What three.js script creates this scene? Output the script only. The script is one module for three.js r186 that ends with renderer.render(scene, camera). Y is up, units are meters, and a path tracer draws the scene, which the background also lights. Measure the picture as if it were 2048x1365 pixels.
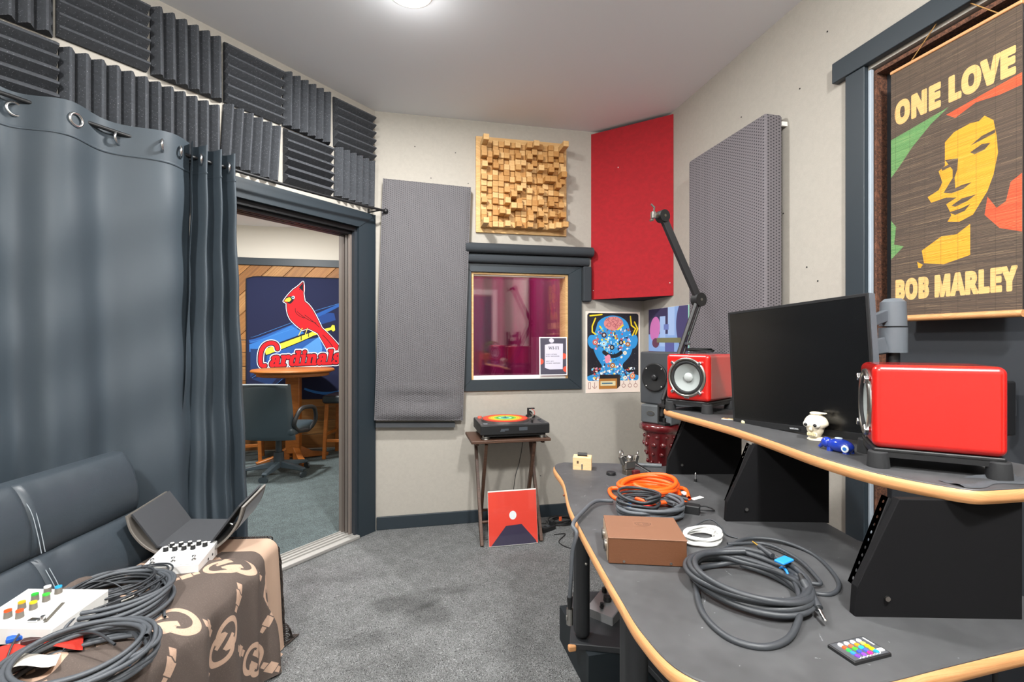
import * as THREE from 'three';
import { RoundedBoxGeometry } from 'three/addons/geometries/RoundedBoxGeometry.js';
import { mergeGeometries, mergeVertices } from 'three/addons/utils/BufferGeometryUtils.js';
import { Brush, Evaluator, SUBTRACTION } from 'three-bvh-csg';
import { RectAreaLightUniformsLib } from 'three/addons/lights/RectAreaLightUniformsLib.js';

// ---------------------------------------------------------------- camera, light, exposure
const scene = new THREE.Scene();
scene.background = new THREE.Color(0x000000);
const CAM_H = 1.285, YAW = 12.2 * Math.PI / 180, FOCAL = 967;
const camera = new THREE.PerspectiveCamera(2 * Math.atan(682.5 / FOCAL) * 180 / Math.PI, 2048 / 1365, 0.02, 60);
camera.position.set(0, CAM_H, 0);
camera.rotation.set(0, -YAW, 0);
const renderer = new THREE.WebGLRenderer({ antialias: true });
renderer.toneMapping = THREE.LinearToneMapping;
renderer.toneMappingExposure = 1.0;
renderer.shadowMap.enabled = true;
RectAreaLightUniformsLib.init();
const LAMP_WHITE = new THREE.Color(1, 0.985, 0.96);
const LAMPS = [            // ceiling lamps: x, y, z, radius, intensity (cd), share that spills sideways
  [0.012, 2.85, -2.2, 0.09, 21, .008],
  [0.75, 2.85, 0.15, 0.09, 17, .5],
  [-1.05, 2.85, 0.2, 0.09, 17, .5],
  [-1.3, 2.62, -4.75, 0.1, 26, .03],
  [-3.0, 2.62, -4.2, 0.1, 16, .03],
];

// ---------------------------------------------------------------- helpers
const V = (x, y, z) => new THREE.Vector3(x, y, z);
const PI = Math.PI;
function rng(seed) { let a = seed >>> 0; return () => { a = (a + 0x6D2B79F5) | 0; let t = Math.imul(a ^ (a >>> 15), 1 | a); t = (t + Math.imul(t ^ (t >>> 7), 61 | t)) ^ t; return ((t ^ (t >>> 14)) >>> 0) / 4294967296; }; }
// a pixel of the photograph (2048 x 1365) met with the horizontal plane y = h
function px(x, y, h) {
  const a = (x - 1024) / FOCAL, b = (682.5 - y) / FOCAL, t = (h - CAM_H) / b;
  return V(t * (Math.sin(YAW) + Math.cos(YAW) * a), h, t * (-Math.cos(YAW) + Math.sin(YAW) * a));
}
const taken = {};
function numbered(n) { if (!(n in taken)) { taken[n] = 0; return n; } taken[n]++; return n + '_' + String(taken[n]).padStart(3, '0'); }
function clean(g) {
  let q = g.index ? g.toNonIndexed() : g;
  for (const k of Object.keys(q.attributes)) if (!['position', 'normal', 'uv'].includes(k)) q.deleteAttribute(k);
  if (!q.attributes.normal) q.computeVertexNormals();
  if (!q.attributes.uv) q.setAttribute('uv', new THREE.BufferAttribute(new Float32Array(q.attributes.position.count * 2), 2));
  q.morphAttributes = {};
  return q;
}
const join = gs => gs.length === 1 ? gs[0] : mergeGeometries(gs.map(clean), false);
function obj(name, g, m, parent) {
  const o = new THREE.Mesh(Array.isArray(g) ? join(g) : g, m);
  o.name = parent ? name : numbered(name);
  (parent || scene).add(o);
  return o;
}
function tag(o, label, category, group) { o.userData.label = label; o.userData.category = category; if (group) o.userData.group = group; return o; }
function thing(name, label, category, p = [0, 0, 0], turn = 0, group) {
  const o = new THREE.Group(); o.name = numbered(name); scene.add(o);
  o.position.set(p[0], p[1], p[2]); o.rotation.y = turn;
  return tag(o, label, category, group);
}
function struct(name, g, m, parent) { const o = obj(name, g, m, parent); if (!parent) o.userData.kind = 'structure'; return o; }
function structGroup(name, p = [0, 0, 0], turn = 0) { const o = new THREE.Group(); o.name = name; o.position.set(...p); o.rotation.y = turn; o.userData.kind = 'structure'; scene.add(o); return o; }
function mv(g, x = 0, y = 0, z = 0) { g.translate(x, y, z); return g; }
function rt(g, x = 0, y = 0, z = 0) { if (x) g.rotateX(x); if (y) g.rotateY(y); if (z) g.rotateZ(z); return g; }
const bx = (w, h, d, x = 0, y = 0, z = 0) => mv(new THREE.BoxGeometry(w, h, d), x, y, z);
const rb = (w, h, d, r, x = 0, y = 0, z = 0, s = 2) => mv(new RoundedBoxGeometry(w, h, d, s, Math.min(r, w / 2.01, h / 2.01, d / 2.01)), x, y, z);
const cy = (r1, r2, h, x = 0, y = 0, z = 0, n = 24) => mv(new THREE.CylinderGeometry(r1, r2, h, n), x, y, z);
const sp = (r, x = 0, y = 0, z = 0, n = 16) => mv(new THREE.SphereGeometry(r, n, Math.max(8, n >> 1)), x, y, z);
function bar(a, b, r, r2 = r, n = 12) {
  const d = b.clone().sub(a), g = new THREE.CylinderGeometry(r2, r, d.length(), n);
  g.applyQuaternion(new THREE.Quaternion().setFromUnitVectors(V(0, 1, 0), d.clone().normalize()));
  return mv(g, (a.x + b.x) / 2, (a.y + b.y) / 2, (a.z + b.z) / 2);
}
function beam(a, b, w, d) {           // rectangular bar from a to b
  const v = b.clone().sub(a), g = new RoundedBoxGeometry(w, v.length(), d, 1, Math.min(w, d) * 0.12);
  g.applyQuaternion(new THREE.Quaternion().setFromUnitVectors(V(0, 1, 0), v.clone().normalize()));
  return mv(g, (a.x + b.x) / 2, (a.y + b.y) / 2, (a.z + b.z) / 2);
}
function tube(pts, r, seg = pts.length * 6, n = 7, closed = false) { return new THREE.TubeGeometry(new THREE.CatmullRomCurve3(pts, closed, 'centripetal'), seg, r, n, closed); }
const lathe = (pts, n = 32) => new THREE.LatheGeometry(pts.map(p => new THREE.Vector2(p[0], p[1])), n);
function poly(pts, holes = []) {
  const s = new THREE.Shape(pts.map(p => new THREE.Vector2(p[0], p[1])));
  for (const h of holes) s.holes.push(new THREE.Path(h.map(p => new THREE.Vector2(p[0], p[1]))));
  return s;
}
const ext = (shape, depth, bevel = 0, seg = 1) => new THREE.ExtrudeGeometry(shape, bevel ? { depth: depth - 2 * bevel, bevelEnabled: true, bevelThickness: bevel, bevelSize: bevel, bevelOffset: -bevel, bevelSegments: seg, curveSegments: 10 } : { depth, bevelEnabled: false, curveSegments: 12 });
const rect = (x0, y0, x1, y1) => [[x0, y0], [x1, y0], [x1, y1], [x0, y1]];
function grid(nu, nv, fn) {
  const P = [], U = [], I = [];
  for (let j = 0; j <= nv; j++) for (let i = 0; i <= nu; i++) { const p = fn(i / nu, j / nv); P.push(p[0], p[1], p[2]); U.push(p.length > 3 ? p[3] : i / nu, p.length > 3 ? p[4] : j / nv); }
  for (let j = 0; j < nv; j++) for (let i = 0; i < nu; i++) { const a = j * (nu + 1) + i, b = a + 1, c = a + nu + 1, d = c + 1; I.push(a, b, d, a, d, c); }
  const g = new THREE.BufferGeometry();
  g.setAttribute('position', new THREE.Float32BufferAttribute(P, 3)); g.setAttribute('uv', new THREE.Float32BufferAttribute(U, 2)); g.setIndex(I); g.computeVertexNormals();
  return g;
}
function tri(g, s = 1, sv = s) {      // uv in metres by the main direction of each face
  g = clean(g); const p = g.attributes.position, u = g.attributes.uv;
  const a = V(0, 0, 0), b = V(0, 0, 0), c = V(0, 0, 0);
  for (let i = 0; i < p.count; i += 3) {
    a.fromBufferAttribute(p, i); b.fromBufferAttribute(p, i + 1); c.fromBufferAttribute(p, i + 2);
    const n = b.clone().sub(a).cross(c.clone().sub(a)); const X = Math.abs(n.x), Y = Math.abs(n.y), Z = Math.abs(n.z);
    [a, b, c].forEach((q, k) => { const w = Y >= X && Y >= Z ? [q.x, q.z] : X >= Z ? [q.z, q.y] : [q.x, q.y]; u.setXY(i + k, w[0] / s, w[1] / sv); });
  }
  return g;
}
function smooth(g) { g = g.clone(); g.deleteAttribute('normal'); g.deleteAttribute('uv'); g = mergeVertices(g, 1e-4); g.computeVertexNormals(); return g; }
// periodic value noise
function noiseField(n, cells, seed) {
  const r = rng(seed), t = new Float32Array(cells * cells).map(() => r()), o = new Float32Array(n * n);
  for (let y = 0; y < n; y++) for (let x = 0; x < n; x++) {
    const fx = x / n * cells, fy = y / n * cells, ix = fx | 0, iy = fy | 0; let u = fx - ix, v = fy - iy; u = u * u * (3 - 2 * u); v = v * v * (3 - 2 * v);
    const a = t[iy * cells + ix], b = t[iy * cells + (ix + 1) % cells], c = t[((iy + 1) % cells) * cells + ix], d = t[((iy + 1) % cells) * cells + (ix + 1) % cells];
    o[y * n + x] = (a * (1 - u) + b * u) * (1 - v) + (c * (1 - u) + d * u) * v;
  }
  return o;
}
function tex(n, fn, srgb = true, m = n) {      // fn(x, y) -> [r, g, b] 0..255
  const d = new Uint8Array(n * m * 4);
  for (let y = 0; y < m; y++) for (let x = 0; x < n; x++) { const c = fn(x, y), k = (y * n + x) * 4; d[k] = Math.max(0, Math.min(255, c[0])); d[k + 1] = Math.max(0, Math.min(255, c[1])); d[k + 2] = Math.max(0, Math.min(255, c[2])); d[k + 3] = 255; }
  const t = new THREE.DataTexture(d, n, m); t.wrapS = t.wrapT = THREE.RepeatWrapping; t.magFilter = THREE.LinearFilter; t.minFilter = THREE.LinearMipmapLinearFilter; t.generateMipmaps = true;
  if (srgb) t.colorSpace = THREE.SRGBColorSpace; t.needsUpdate = true; return t;
}
function canvasTex(w, h, draw) {
  const c = document.createElement('canvas'); c.width = w; c.height = h; draw(c.getContext('2d'), w, h);
  const t = new THREE.CanvasTexture(c); t.colorSpace = THREE.SRGBColorSpace; t.anisotropy = 8; return t;
}
const std = (color, roughness = 0.7, o = {}) => new THREE.MeshStandardMaterial({ color, roughness, ...o });
const phy = (color, roughness = 0.5, o = {}) => new THREE.MeshPhysicalMaterial({ color, roughness, ...o });
function woodTex(c1, c2, seed, n = 256) {      // grain along u
  const a = noiseField(n, 4, seed), b = noiseField(n, 64, seed + 1), r = rng(seed + 2), line = Array.from({ length: n }, () => r());
  return tex(n, (x, y) => { const w = a[y * n + x] * 26, k = line[(((y + w) | 0) % n + n) % n] * .5 + line[(((y * .25 + w * .5) | 0) % n + n) % n] * .4 + b[y * n + (x >> 3)] * .15; return [0, 1, 2].map(i => c1[i] + (c2[i] - c1[i]) * k); });
}
function speckle(base, amp, seed, n = 256, flecks = 0, fc = [230, 230, 230]) {
  const r = rng(seed), b = noiseField(n, 32, seed + 5), d = new Float32Array(n * n).map(() => r());
  const f = new Uint8Array(n * n); for (let i = 0; i < flecks; i++) { const k = (r() * n * n) | 0; f[k] = 1; if (r() < .6) f[(k + 1) % (n * n)] = 1; if (r() < .5) f[(k + n) % (n * n)] = 1; }
  return tex(n, (x, y) => { const k = y * n + x; if (f[k]) return fc; const v = 1 + (d[k] - .5) * amp + (b[k] - .5) * amp * .7; return base.map(q => q * v); });
}

// ---------------------------------------------------------------- materials
const wallTex = speckle([170, 165, 156], .035, 11, 256);
const M = {
  wall: std(0xffffff, .82, { map: wallTex }),
  ceiling: std(0xe6e9ed, .9),
  trim: std(0x242e35, .5),
  slate: std(0x36434d, .45),
  white: std(0xe9e7e2, .6),
  black: std(0x141517, .5),
  blackSoft: std(0x1d1e20, .85),
  darkGrey: std(0x3a3d41, .6),
  midGrey: std(0x6c7074, .5),
  chrome: std(0xd8d8d8, .18, { metalness: 1 }),
  steel: std(0xa9a7a2, .3, { metalness: 1 }),
  aluminium: std(0x8d8a86, .4, { metalness: .8 }),
  rubber: std(0x1a1b1d, .75),
  cable: std(0x323539, .5),
  cableGrey: std(0x4c5055, .5),
  cableOrange: std(0xee5a14, .45),
  cableWhite: std(0xd9d9d6, .45),
  blueTie: std(0x1b7fd0, .55),
  redCloth: std(0xc8281c, .8),
  gold: std(0xc49a4a, .3, { metalness: 1 }),
  paper: std(0xf2f0ea, .8),
};
{ // carpet
  const n = 512, r = rng(5), A = noiseField(n, 128, 21), B = noiseField(n, 100, 22), C = noiseField(n, 12, 23), D = new Float32Array(n * n).map(() => r());
  const h = (x, y) => { const k = y * n + x; const loop = Math.abs(Math.sin((A[k] * 2.6 + B[k] * 1.7) * 3.2)); return loop * .65 + D[k] * .35; };
  M.carpetTex = tex(n, (x, y) => { const v = 26 + 152 * Math.pow(h(x, y), 1.15) * (.92 + .16 * C[y * n + x]); return [v * .985, v * 1.0, v * 1.0]; });
  M.carpetBump = tex(n, (x, y) => { const v = 255 * h(x, y); return [v, v, v]; }, false);
  M.carpet = std(0xffffff, .98, { map: M.carpetTex, bumpMap: M.carpetBump, bumpScale: .006, vertexColors: true });
  M.carpetHall = std(0xc4dade, .98, { map: M.carpetTex, bumpMap: M.carpetBump, bumpScale: .006 });
}
{ // desk laminate with scuffs and crumbs
  const n = 512, a = noiseField(n, 8, 31), b = noiseField(n, 40, 32), r = rng(33), f = new Float32Array(n * n);
  for (let i = 0; i < 60; i++) { let x = r() * n, y = r() * n; const an = r() * 6.28, l = r() < .8 ? 1 + r() * 2 : 6 + r() * 14; for (let k = 0; k < l; k++) { f[(((y | 0) + n) % n) * n + (((x | 0) + n) % n)] = r() * .9; x += Math.cos(an); y += Math.sin(an); } }
  M.deskTex = tex(n, (x, y) => { const k = y * n + x, v = 56 + a[k] * 12 + b[k] * 7 + f[k] * 120; return [v, v * 1.01, v * 1.03]; });
  M.desk = std(0xffffff, .55, { map: M.deskTex });
}
M.pineTex = woodTex([226, 190, 134], [192, 148, 92], 41);
M.pine = std(0xffffff, .6, { map: M.pineTex });
M.pineB = std(0xe9dcc8, .6, { map: M.pineTex });
M.pineC = std(0xd9c3a0, .6, { map: M.pineTex });
M.edgeWood = std(0xf2e2d2, .5, { map: woodTex([226, 184, 138], [200, 148, 100], 43) });
M.oak = std(0xffffff, .45, { map: woodTex([176, 108, 44], [132, 72, 22], 45) });
M.walnut = std(0xffffff, .5, { map: woodTex([98, 70, 54], [64, 44, 34], 47) });
M.plank = [0, 1, 2, 3].map(i => std([0xffffff, 0xeadfcc, 0xfff2dc, 0xd8c6a8][i], .6, { map: woodTex([176, 132, 78], [128, 88, 46], 50 + i * 4) }));
M.foam = std(0xffffff, .95, { map: speckle([62, 65, 70], .2, 61, 256, 240, [150, 152, 156]) });
M.leather = phy(0x353d44, .42, { bumpMap: speckle([128, 128, 128], .6, 65, 256), bumpScale: .0006, sheen: .2 });
M.curtain = phy(0x343e46, .6, { sheen: .6, sheenRoughness: .5, sheenColor: new THREE.Color(0x7d8a94) });
M.redGloss = phy(0xbd120a, .3, { clearcoat: 1, clearcoatRoughness: .06 });
M.redFabric = std(0xffffff, .9, { map: speckle([158, 22, 32], .12, 67, 256) });
M.lacquer = phy(0x5a0c12, .25, { clearcoat: .9, clearcoatRoughness: .12 });
M.glass = phy(0xffffff, 0, { transmission: 1, thickness: 0, ior: 1.5 });
M.screen = phy(0x060607, .25, { clearcoat: .3, clearcoatRoughness: .2 });
M.copper = std(0x643f28, .5, { metalness: .15, bumpMap: speckle([128, 128, 128], .8, 69, 256), bumpScale: .0003 });
M.ivory = std(0xe6dcc4, .4);
M.blueGlass = phy(0x12329a, .12, { clearcoat: 1 });

// ---------------------------------------------------------------- the room
const XR = 1.77, ZB = -3.41, CX = -.216, R2 = Math.SQRT1_2, CEIL = 2.85;
// point on the diagonal left wall: s along it from the back corner, o metres into the room
const Lw = (s, y, o = 0) => V(CX - s * R2 + o * R2, y, ZB + s * R2 + o * R2);
const LTURN = PI / 4;
{
  // floor with the dark damp stain on the pile
  const stains = [[-.02, -2.42, .20, .09, .42], [.1, -2.3, .11, .10, .38], [-.16, -2.16, .14, .07, .3], [.16, -2.5, .17, .05, .3], [.2, -1.75, .16, .12, .16], [-.05, -1.95, .2, .1, .14], [.42, -2.0, .12, .2, .14], [-.3, -2.75, .3, .07, .2]];
  const nz = noiseField(128, 24, 71);
  const g = grid(120, 160, (u, v) => { const x = -2.4 + u * 4.3, z = 2.1 - v * 5.6; return [x, 0, z, x / .55, z / .55]; });
  const p = g.attributes.position, c = new Float32Array(p.count * 3);
  for (let i = 0; i < p.count; i++) {
    const x = p.getX(i), z = p.getZ(i); let k = 1;
    for (const [sx, sz, rx, rz, a] of stains) { const q = ((x - sx) / rx) ** 2 + ((z - sz) / rz) ** 2 + (nz[(((z * 60) | 0) & 127) * 128 + (((x * 60) | 0) & 127)] - .5) * 1.1; k *= 1 - a * Math.max(0, Math.min(1, 1.5 * (1 - q))); }
    c[i * 3] = c[i * 3 + 1] = c[i * 3 + 2] = k;
  }
  g.setAttribute('color', new THREE.BufferAttribute(c, 3));
  const f = new THREE.Mesh(g, M.carpet); f.name = 'floor'; f.userData.kind = 'structure'; scene.add(f);
  struct('floor_slab', bx(7.2, .12, 9.6, -.9, -.065, -2.2), std(0x55585a, .9));
  const hall = grid(40, 40, (u, v) => { const x = -4.3 + u * 4.2, z = -1.1 - v * 5.1; return [x, 0, z, x / .55, z / .55]; });
  // hall carpet lies beyond the diagonal wall only
  const I = [], hp = hall.attributes.position, hi = hall.index; for (let i = 0; i < hi.count; i += 3) { let ok = true; for (let k = 0; k < 3; k++) { const j = hi.getX(i + k); if (hp.getX(j) + hp.getZ(j) > -3.626 + .02) ok = false; } if (ok) I.push(hi.getX(i), hi.getX(i + 1), hi.getX(i + 2)); }
  hall.setIndex(I); mv(hall, 0, .002, 0);
  struct('floor_hall', hall, M.carpetHall);
  struct('ceiling', bx(4.6, .12, 6.0, -.27, CEIL + .06, -.75), M.ceiling);
  // diagonal wall with the sliding door opening
  const wl = structGroup('wall_left', [CX, 0, ZB], LTURN);
  obj('wall_face', tri(mv(ext(poly([[-2.99, 0], [-1.85, 0], [-1.85, 2.03], [-.15, 2.03], [-.15, 0], [.06, 0], [.06, CEIL], [-2.99, CEIL]]), .14), 0, 0, -.14), .5), M.wall, wl);
  const wb = structGroup('wall_back', [0, 0, ZB]);
  obj('wall_face', tri(mv(ext(poly(rect(-.27, 0, XR + .14, CEIL), [rect(.44, 1.01, 1.16, 1.775)]), .14), 0, 0, -.14), .5), M.wall, wb);
  const nail = M.black;     // nail holes and pins left in the paint
  const nh = [[.05, 2.63], [.33, 2.61], [.16, 2.42], [.42, 2.4], [.43, 2.25], [.42, 1.99], [1.25, 1.24], [-.05, 1.7], [.62, .62], [.95, .3]];
  for (const [x, y] of nh) obj('nail_hole', rt(cy(.0035, .0035, .002, 0, 0, 0, 8), PI / 2).translate(x, y, .001), nail, wb);
  const wr = structGroup('wall_right', [XR, 0, 0], -PI / 2);
  obj('wall_face', tri(mv(ext(poly([[ZB - .1, 0], [-1.56, 0], [-1.56, 2.35], [-.05, 2.35], [-.05, 0], [2.14, 0], [2.14, CEIL], [ZB - .1, CEIL]]), .14), 0, 0, -.14), .5), M.wall, wr);
  for (const [z, y] of [[-2.0, 1.9], [-1.86, 1.62], [-1.8, 1.55], [-2.3, 2.5], [-1.9, 2.45], [-1.75, 2.62]]) obj('nail_hole', rt(cy(.0035, .0035, .002, 0, 0, 0, 8), PI / 2).translate(z, y, .001), nail, wr);
  struct('wall_rear', tri(bx(4.4, CEIL, .14, -.3, CEIL / 2, 2.1), .5), M.wall);
  struct('wall_side', tri(bx(.14, CEIL, 3.55, -2.37, CEIL / 2, .33), .5), M.wall);
  const bb = structGroup('baseboard_back', [0, 0, ZB]);
  obj('board', rb(1.96, .088, .016, .004, .775, .044, .008), M.trim, bb);
  struct('baseboard_right', rb(.016, .088, 1.75, .004, XR - .008, .044, -2.53), M.trim);

  // boarded-up opening in the right wall
  const w = structGroup('trim_1', [XR, 0, 0], -PI / 2);       // local x = world z
  obj('side_casing', rb(.085, 2.37, .022, .004, -1.602, 1.185, .011), M.trim, w);
  obj('side_casing', rb(.085, 2.37, .022, .004, -.007, 1.185, .011), M.trim, w);
  obj('head_casing', rb(1.79, .085, .03, .004, -.805, 2.405, .015), M.trim, w);
  obj('metal_strip', bx(.012, 2.34, .012, -1.553, 1.175, -.003), std(0xaeb9c4, .4), w);
  obj('rough_reveal', tri([mv(ext(poly([[-1.547, 0], [-1.537, 0], [-1.537, 2.325], [-.07, 2.325], [-.07, 0], [-.05, 0], [-.05, 2.34], [-1.547, 2.34]]), .05), 0, 0, -.062)][0], .2), std(0xffffff, .9, { map: speckle([92, 60, 44], .8, 77, 128) }), w);
  obj('black_board', rb(1.5, 2.35, .02, .003, -.8, 1.172, -.072), std(0x2a2e33, .6), w);

  // door to the next room
  const d = structGroup('door_1', [CX, 0, ZB], LTURN);        // local x = -s
  obj('side_casing', ext(poly([[-.15, 0], [-.012, 0], [-.012, 2.135], [-.15, 2.03]]), .02), M.trim, d);
  obj('side_casing', ext(poly([[-1.99, 0], [-1.85, 0], [-1.85, 2.03], [-1.99, 2.135]]), .02), M.trim, d);
  obj('head_casing', ext(poly([[-.15, 2.03], [-.012, 2.135], [-1.99, 2.135], [-1.85, 2.03]]), .024), M.trim, d);
  const strips = [[0, .028, 0x3b4148], [.03, .016, 0x8a7f78], [.046, .012, 0x2c2623], [.058, .02, 0x77706b], [.078, .012, 0x241f1d], [.09, .022, 0x6d635d], [.112, .028, 0x837a74]];
  for (const [z, wd, c] of strips) obj('jamb_track', bx(.02 + (c > 0x600000 ? .014 : 0), 2.03, wd, -.15 - (.02 + (c > 0x600000 ? .014 : 0)) / 2, 1.015, -z - wd / 2), std(c, .45, { metalness: .4 }), d);
  for (const [z, wd, c] of strips) obj('head_track', bx(1.7, .03 + (c < 0x600000 ? 0 : .018), wd, -1.0, 2.03 - (.03 + (c < 0x600000 ? 0 : .018)) / 2, -z - wd / 2), std(c < 0x600000 ? 0x17181a : 0x2c2d2f, .45, { metalness: .4 }), d);
  obj('sill', [rb(1.7, .02, .17, .004, -1.0, .01, -.055), ...[-.02, -.055, -.09, -.12].map(z => bx(1.7, .008, .006, -1.0, .024, z))], std(0xa8a6a2, .5, { metalness: .3 }), d);
  // fixed glass leaf behind the curtain
  obj('fixed_leaf', [bx(.05, 1.95, .03, -1.82, 1.0, -.09), bx(.05, 1.95, .03, -1.06, 1.0, -.09), bx(.8, .06, .03, -1.44, .055, -.09), bx(.8, .06, .03, -1.44, 1.945, -.09)], M.aluminium, d);
  obj('pane', bx(.72, 1.84, .006, -1.44, 1.0, -.09), M.glass, d);

  // the next room
  const hallWall = std(0xcfcabf, .85);
  struct('wall_hall_far', bx(4.3, 2.8, .12, -2.15, 1.4, -6.17), hallWall);
  struct('wall_hall_right', bx(.1, 2.8, 2.6, -.05, 1.4, -4.84), hallWall);
  struct('wall_hall_left', bx(.12, 2.8, 5.1, -4.24, 1.4, -3.65), hallWall);
  struct('wall_hall_near', bx(2.0, 2.8, .12, -3.3, 1.4, -1.15), hallWall);
  const ch = clean(rt(ext(poly([[-4.3, -6.2], [-.04, -6.2], [-.04, -3.72], [-2.42, -1.32], [-2.42, -1.1], [-4.3, -1.1]]), .1), PI / 2)); struct('ceiling_hall', mv(ch, 0, 2.72, 0), M.ceiling);
}
{ // plank panelling on the far wall of the next room, slate rail above
  const t = structGroup('trim_2', [0, 0, -6.11]);
  obj('rail', rb(4.1, .085, .035, .004, -2.15, 2.205, .02), M.trim, t);
  const panel = structGroup('wall_panelling', [0, 0, -6.11]);
  const clip = (pts, ax, lim, sgn) => { const o = []; for (let i = 0; i < pts.length; i++) { const a = pts[i], b = pts[(i + 1) % pts.length], ia = sgn * (a[ax] - lim) <= 0, ib = sgn * (b[ax] - lim) <= 0; if (ia) o.push(a); if (ia !== ib) { const k = (lim - a[ax]) / (b[ax] - a[ax]); o.push([a[0] + (b[0] - a[0]) * k, a[1] + (b[1] - a[1]) * k]); } } return o; };
  const r = rng(81); let k = 0;
  for (let q = -3.2; q < 3.4; q += .235) {          // boards at 45 degrees, lower left to upper right
    let p = [[-4 + 0, -4 + 0], [4, 4]].map(a => a); const w = .225;
    p = [[-5, -5 + q + 2.2], [3, 3 + q + 2.2], [3, 3 + q + 2.2 + w * 1.4142 * .72], [-5, -5 + q + 2.2 + w * 1.4142 * .72]];
    p = clip(clip(clip(clip(p, 0, -4.1, -1), 0, -.12, 1), 1, 1.3, -1), 1, 2.165, 1);
    if (p.length < 3) continue;
    const g = ext(poly(p), .018 + r() * .003, .003); g.rotateZ(0);
    const gg = clean(g), ps = gg.attributes.position, uv = gg.attributes.uv; const off = r() * 5;
    for (let i = 0; i < ps.count; i++) uv.setXY(i, (ps.getX(i) + ps.getY(i)) * .55 + off, (ps.getY(i) - ps.getX(i)) * 1.3 + off);
    obj('plank', gg, M.plank[(k++ * 7 + 1) % 4], panel);
  }
  for (let y = .02; y < 1.28; y += .162) { const g = clean(ext(poly(rect(-4.1, y, -.12, Math.min(1.29, y + .157))), .018 + r() * .004, .003)); const ps = g.attributes.position, uv = g.attributes.uv, off = r() * 4; for (let i = 0; i < ps.count; i++) uv.setXY(i, ps.getX(i) * .5 + off, ps.getY(i) * 1.6 + off); obj('plank', g, M.plank[k++ % 4], panel); }
}
{ // recording booth behind the window
  const m = std(0xbab6ae, .85);
  struct('wall_booth_far', bx(2.5, 2.75, .1, 1.15, 1.375, -5.55), m);
  struct('wall_booth_right', bx(.1, 2.75, 2.1, 2.36, 1.375, -4.55), m);
  struct('ceiling_booth', bx(2.5, .1, 2.2, 1.2, 2.72, -4.6), M.ceiling);
  const l = new THREE.PointLight(new THREE.Color(1, .22, .72), 6); l.position.set(1.9, 2.3, -4.0); l.shadow.radius = 6; scene.add(l);
  const t = thing('booth_lamp', 'small magenta lamp glowing inside the booth behind the window', 'lamp', [1.9, 2.66, -4.0]);
  obj('bulb', sp(.05, 0, -.09, 0), std(0xff4a90, .5, { emissive: 0xff50b0, emissiveIntensity: 1.5 }), t);
  obj('socket', cy(.025, .03, .06, 0, -.02, 0), M.black, t);
  l.position.set(1.9, 2.45, -4.0);
}
{ // teal door behind the camera, mirrored in the window
  const d = structGroup('door_2', [0, 0, 2.03], PI);          // local x = -world x, z into the room
  obj('panel', [rb(.78, 2.12, .035, .004, -1.16, 1.06, .02), ...[[-1.34, .55], [-.98, .55], [-1.34, 1.5], [-.98, 1.5]].map(([x, y]) => rb(.27, .78, .012, .005, x, y, .038))], std(0x2f6a72, .5), d);
  obj('handle', [sp(.028, -1.48, 1.0, .075, 16), rt(cy(.01, .01, .04, 0, 0, 0, 12), PI / 2).translate(-1.48, 1.0, .05)], M.steel, d);
  obj('casing', [rb(.1, 2.24, .02, .003, -1.605, 1.12, .01), rb(.1, 2.24, .02, .003, -.715, 1.12, .01), rb(.99, .1, .022, .003, -1.16, 2.2, .011)], M.white, d);
}
// ceiling lamps
LAMPS.forEach(([x, y, z, r, I, spill], i) => {
  const t = thing('ceiling_lamp', ['white flush ceiling lamp above the grey carpet in front of the wooden diffuser', 'white flush ceiling lamp above the desk end', 'white flush ceiling lamp above the sofa end', 'white flush ceiling lamp above the round pub table', 'white flush ceiling lamp in the next room away from the table'][i], 'lamp', [x, y, z]);
  obj('rim', lathe([[r + .012, 0], [r + .012, -.014], [r, -.018], [r, -.004]], 40), M.white, t);
  obj('diffuser', mv(cy(r, r, .01, 0, 0, 0, 40), 0, -.011, 0), std(0xffffff, .6, { emissive: LAMP_WHITE, emissiveIntensity: 4 }), t);
  const w = r * 1.77, l = new THREE.RectAreaLight(LAMP_WHITE, I / (w * w), w, w); l.position.set(x, y - .02, z); l.lookAt(x, 0, z); scene.add(l);
  const g = new THREE.PointLight(LAMP_WHITE, I * spill); g.position.set(x, y - .14, z); g.shadow.radius = 4; scene.add(g);      // light spilling sideways from the rim
});
{ // window to the booth
  const w = structGroup('window_1', [0, 0, ZB]);
  const o = [[.36, .93], [1.262, .93], [1.262, 1.835], [.36, 1.835]], n = [[.44, 1.01], [1.16, 1.01], [1.16, 1.775], [.44, 1.775]];
  for (let i = 0; i < 4; i++) { const j = (i + 1) % 4; obj('casing', ext(poly([o[i], o[j], n[j], n[i]]), .022, .002), M.trim, w); }
  for (const g of [bx(.018, .765, .14, 1.151, 1.392, -.07), bx(.018, .765, .14, .449, 1.392, -.07), bx(.684, .014, .14, .8, 1.768, -.07), ]) obj('jamb', tri(g, .4), M.pine, w);
  obj('sill_board', bx(.684, .014, .14, .8, 1.017, -.07), M.white, w);
  obj('bead', [bx(.684, .012, .012, .8, 1.03, -.025), bx(.684, .008, .012, .8, 1.757, -.025)], M.white, w);
  obj('pane', bx(.684, .735, .005, .8, 1.393, -.035), M.glass, w);
  obj('pane', bx(.684, .735, .005, .8, 1.393, -.11), M.glass, w);
}

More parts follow.
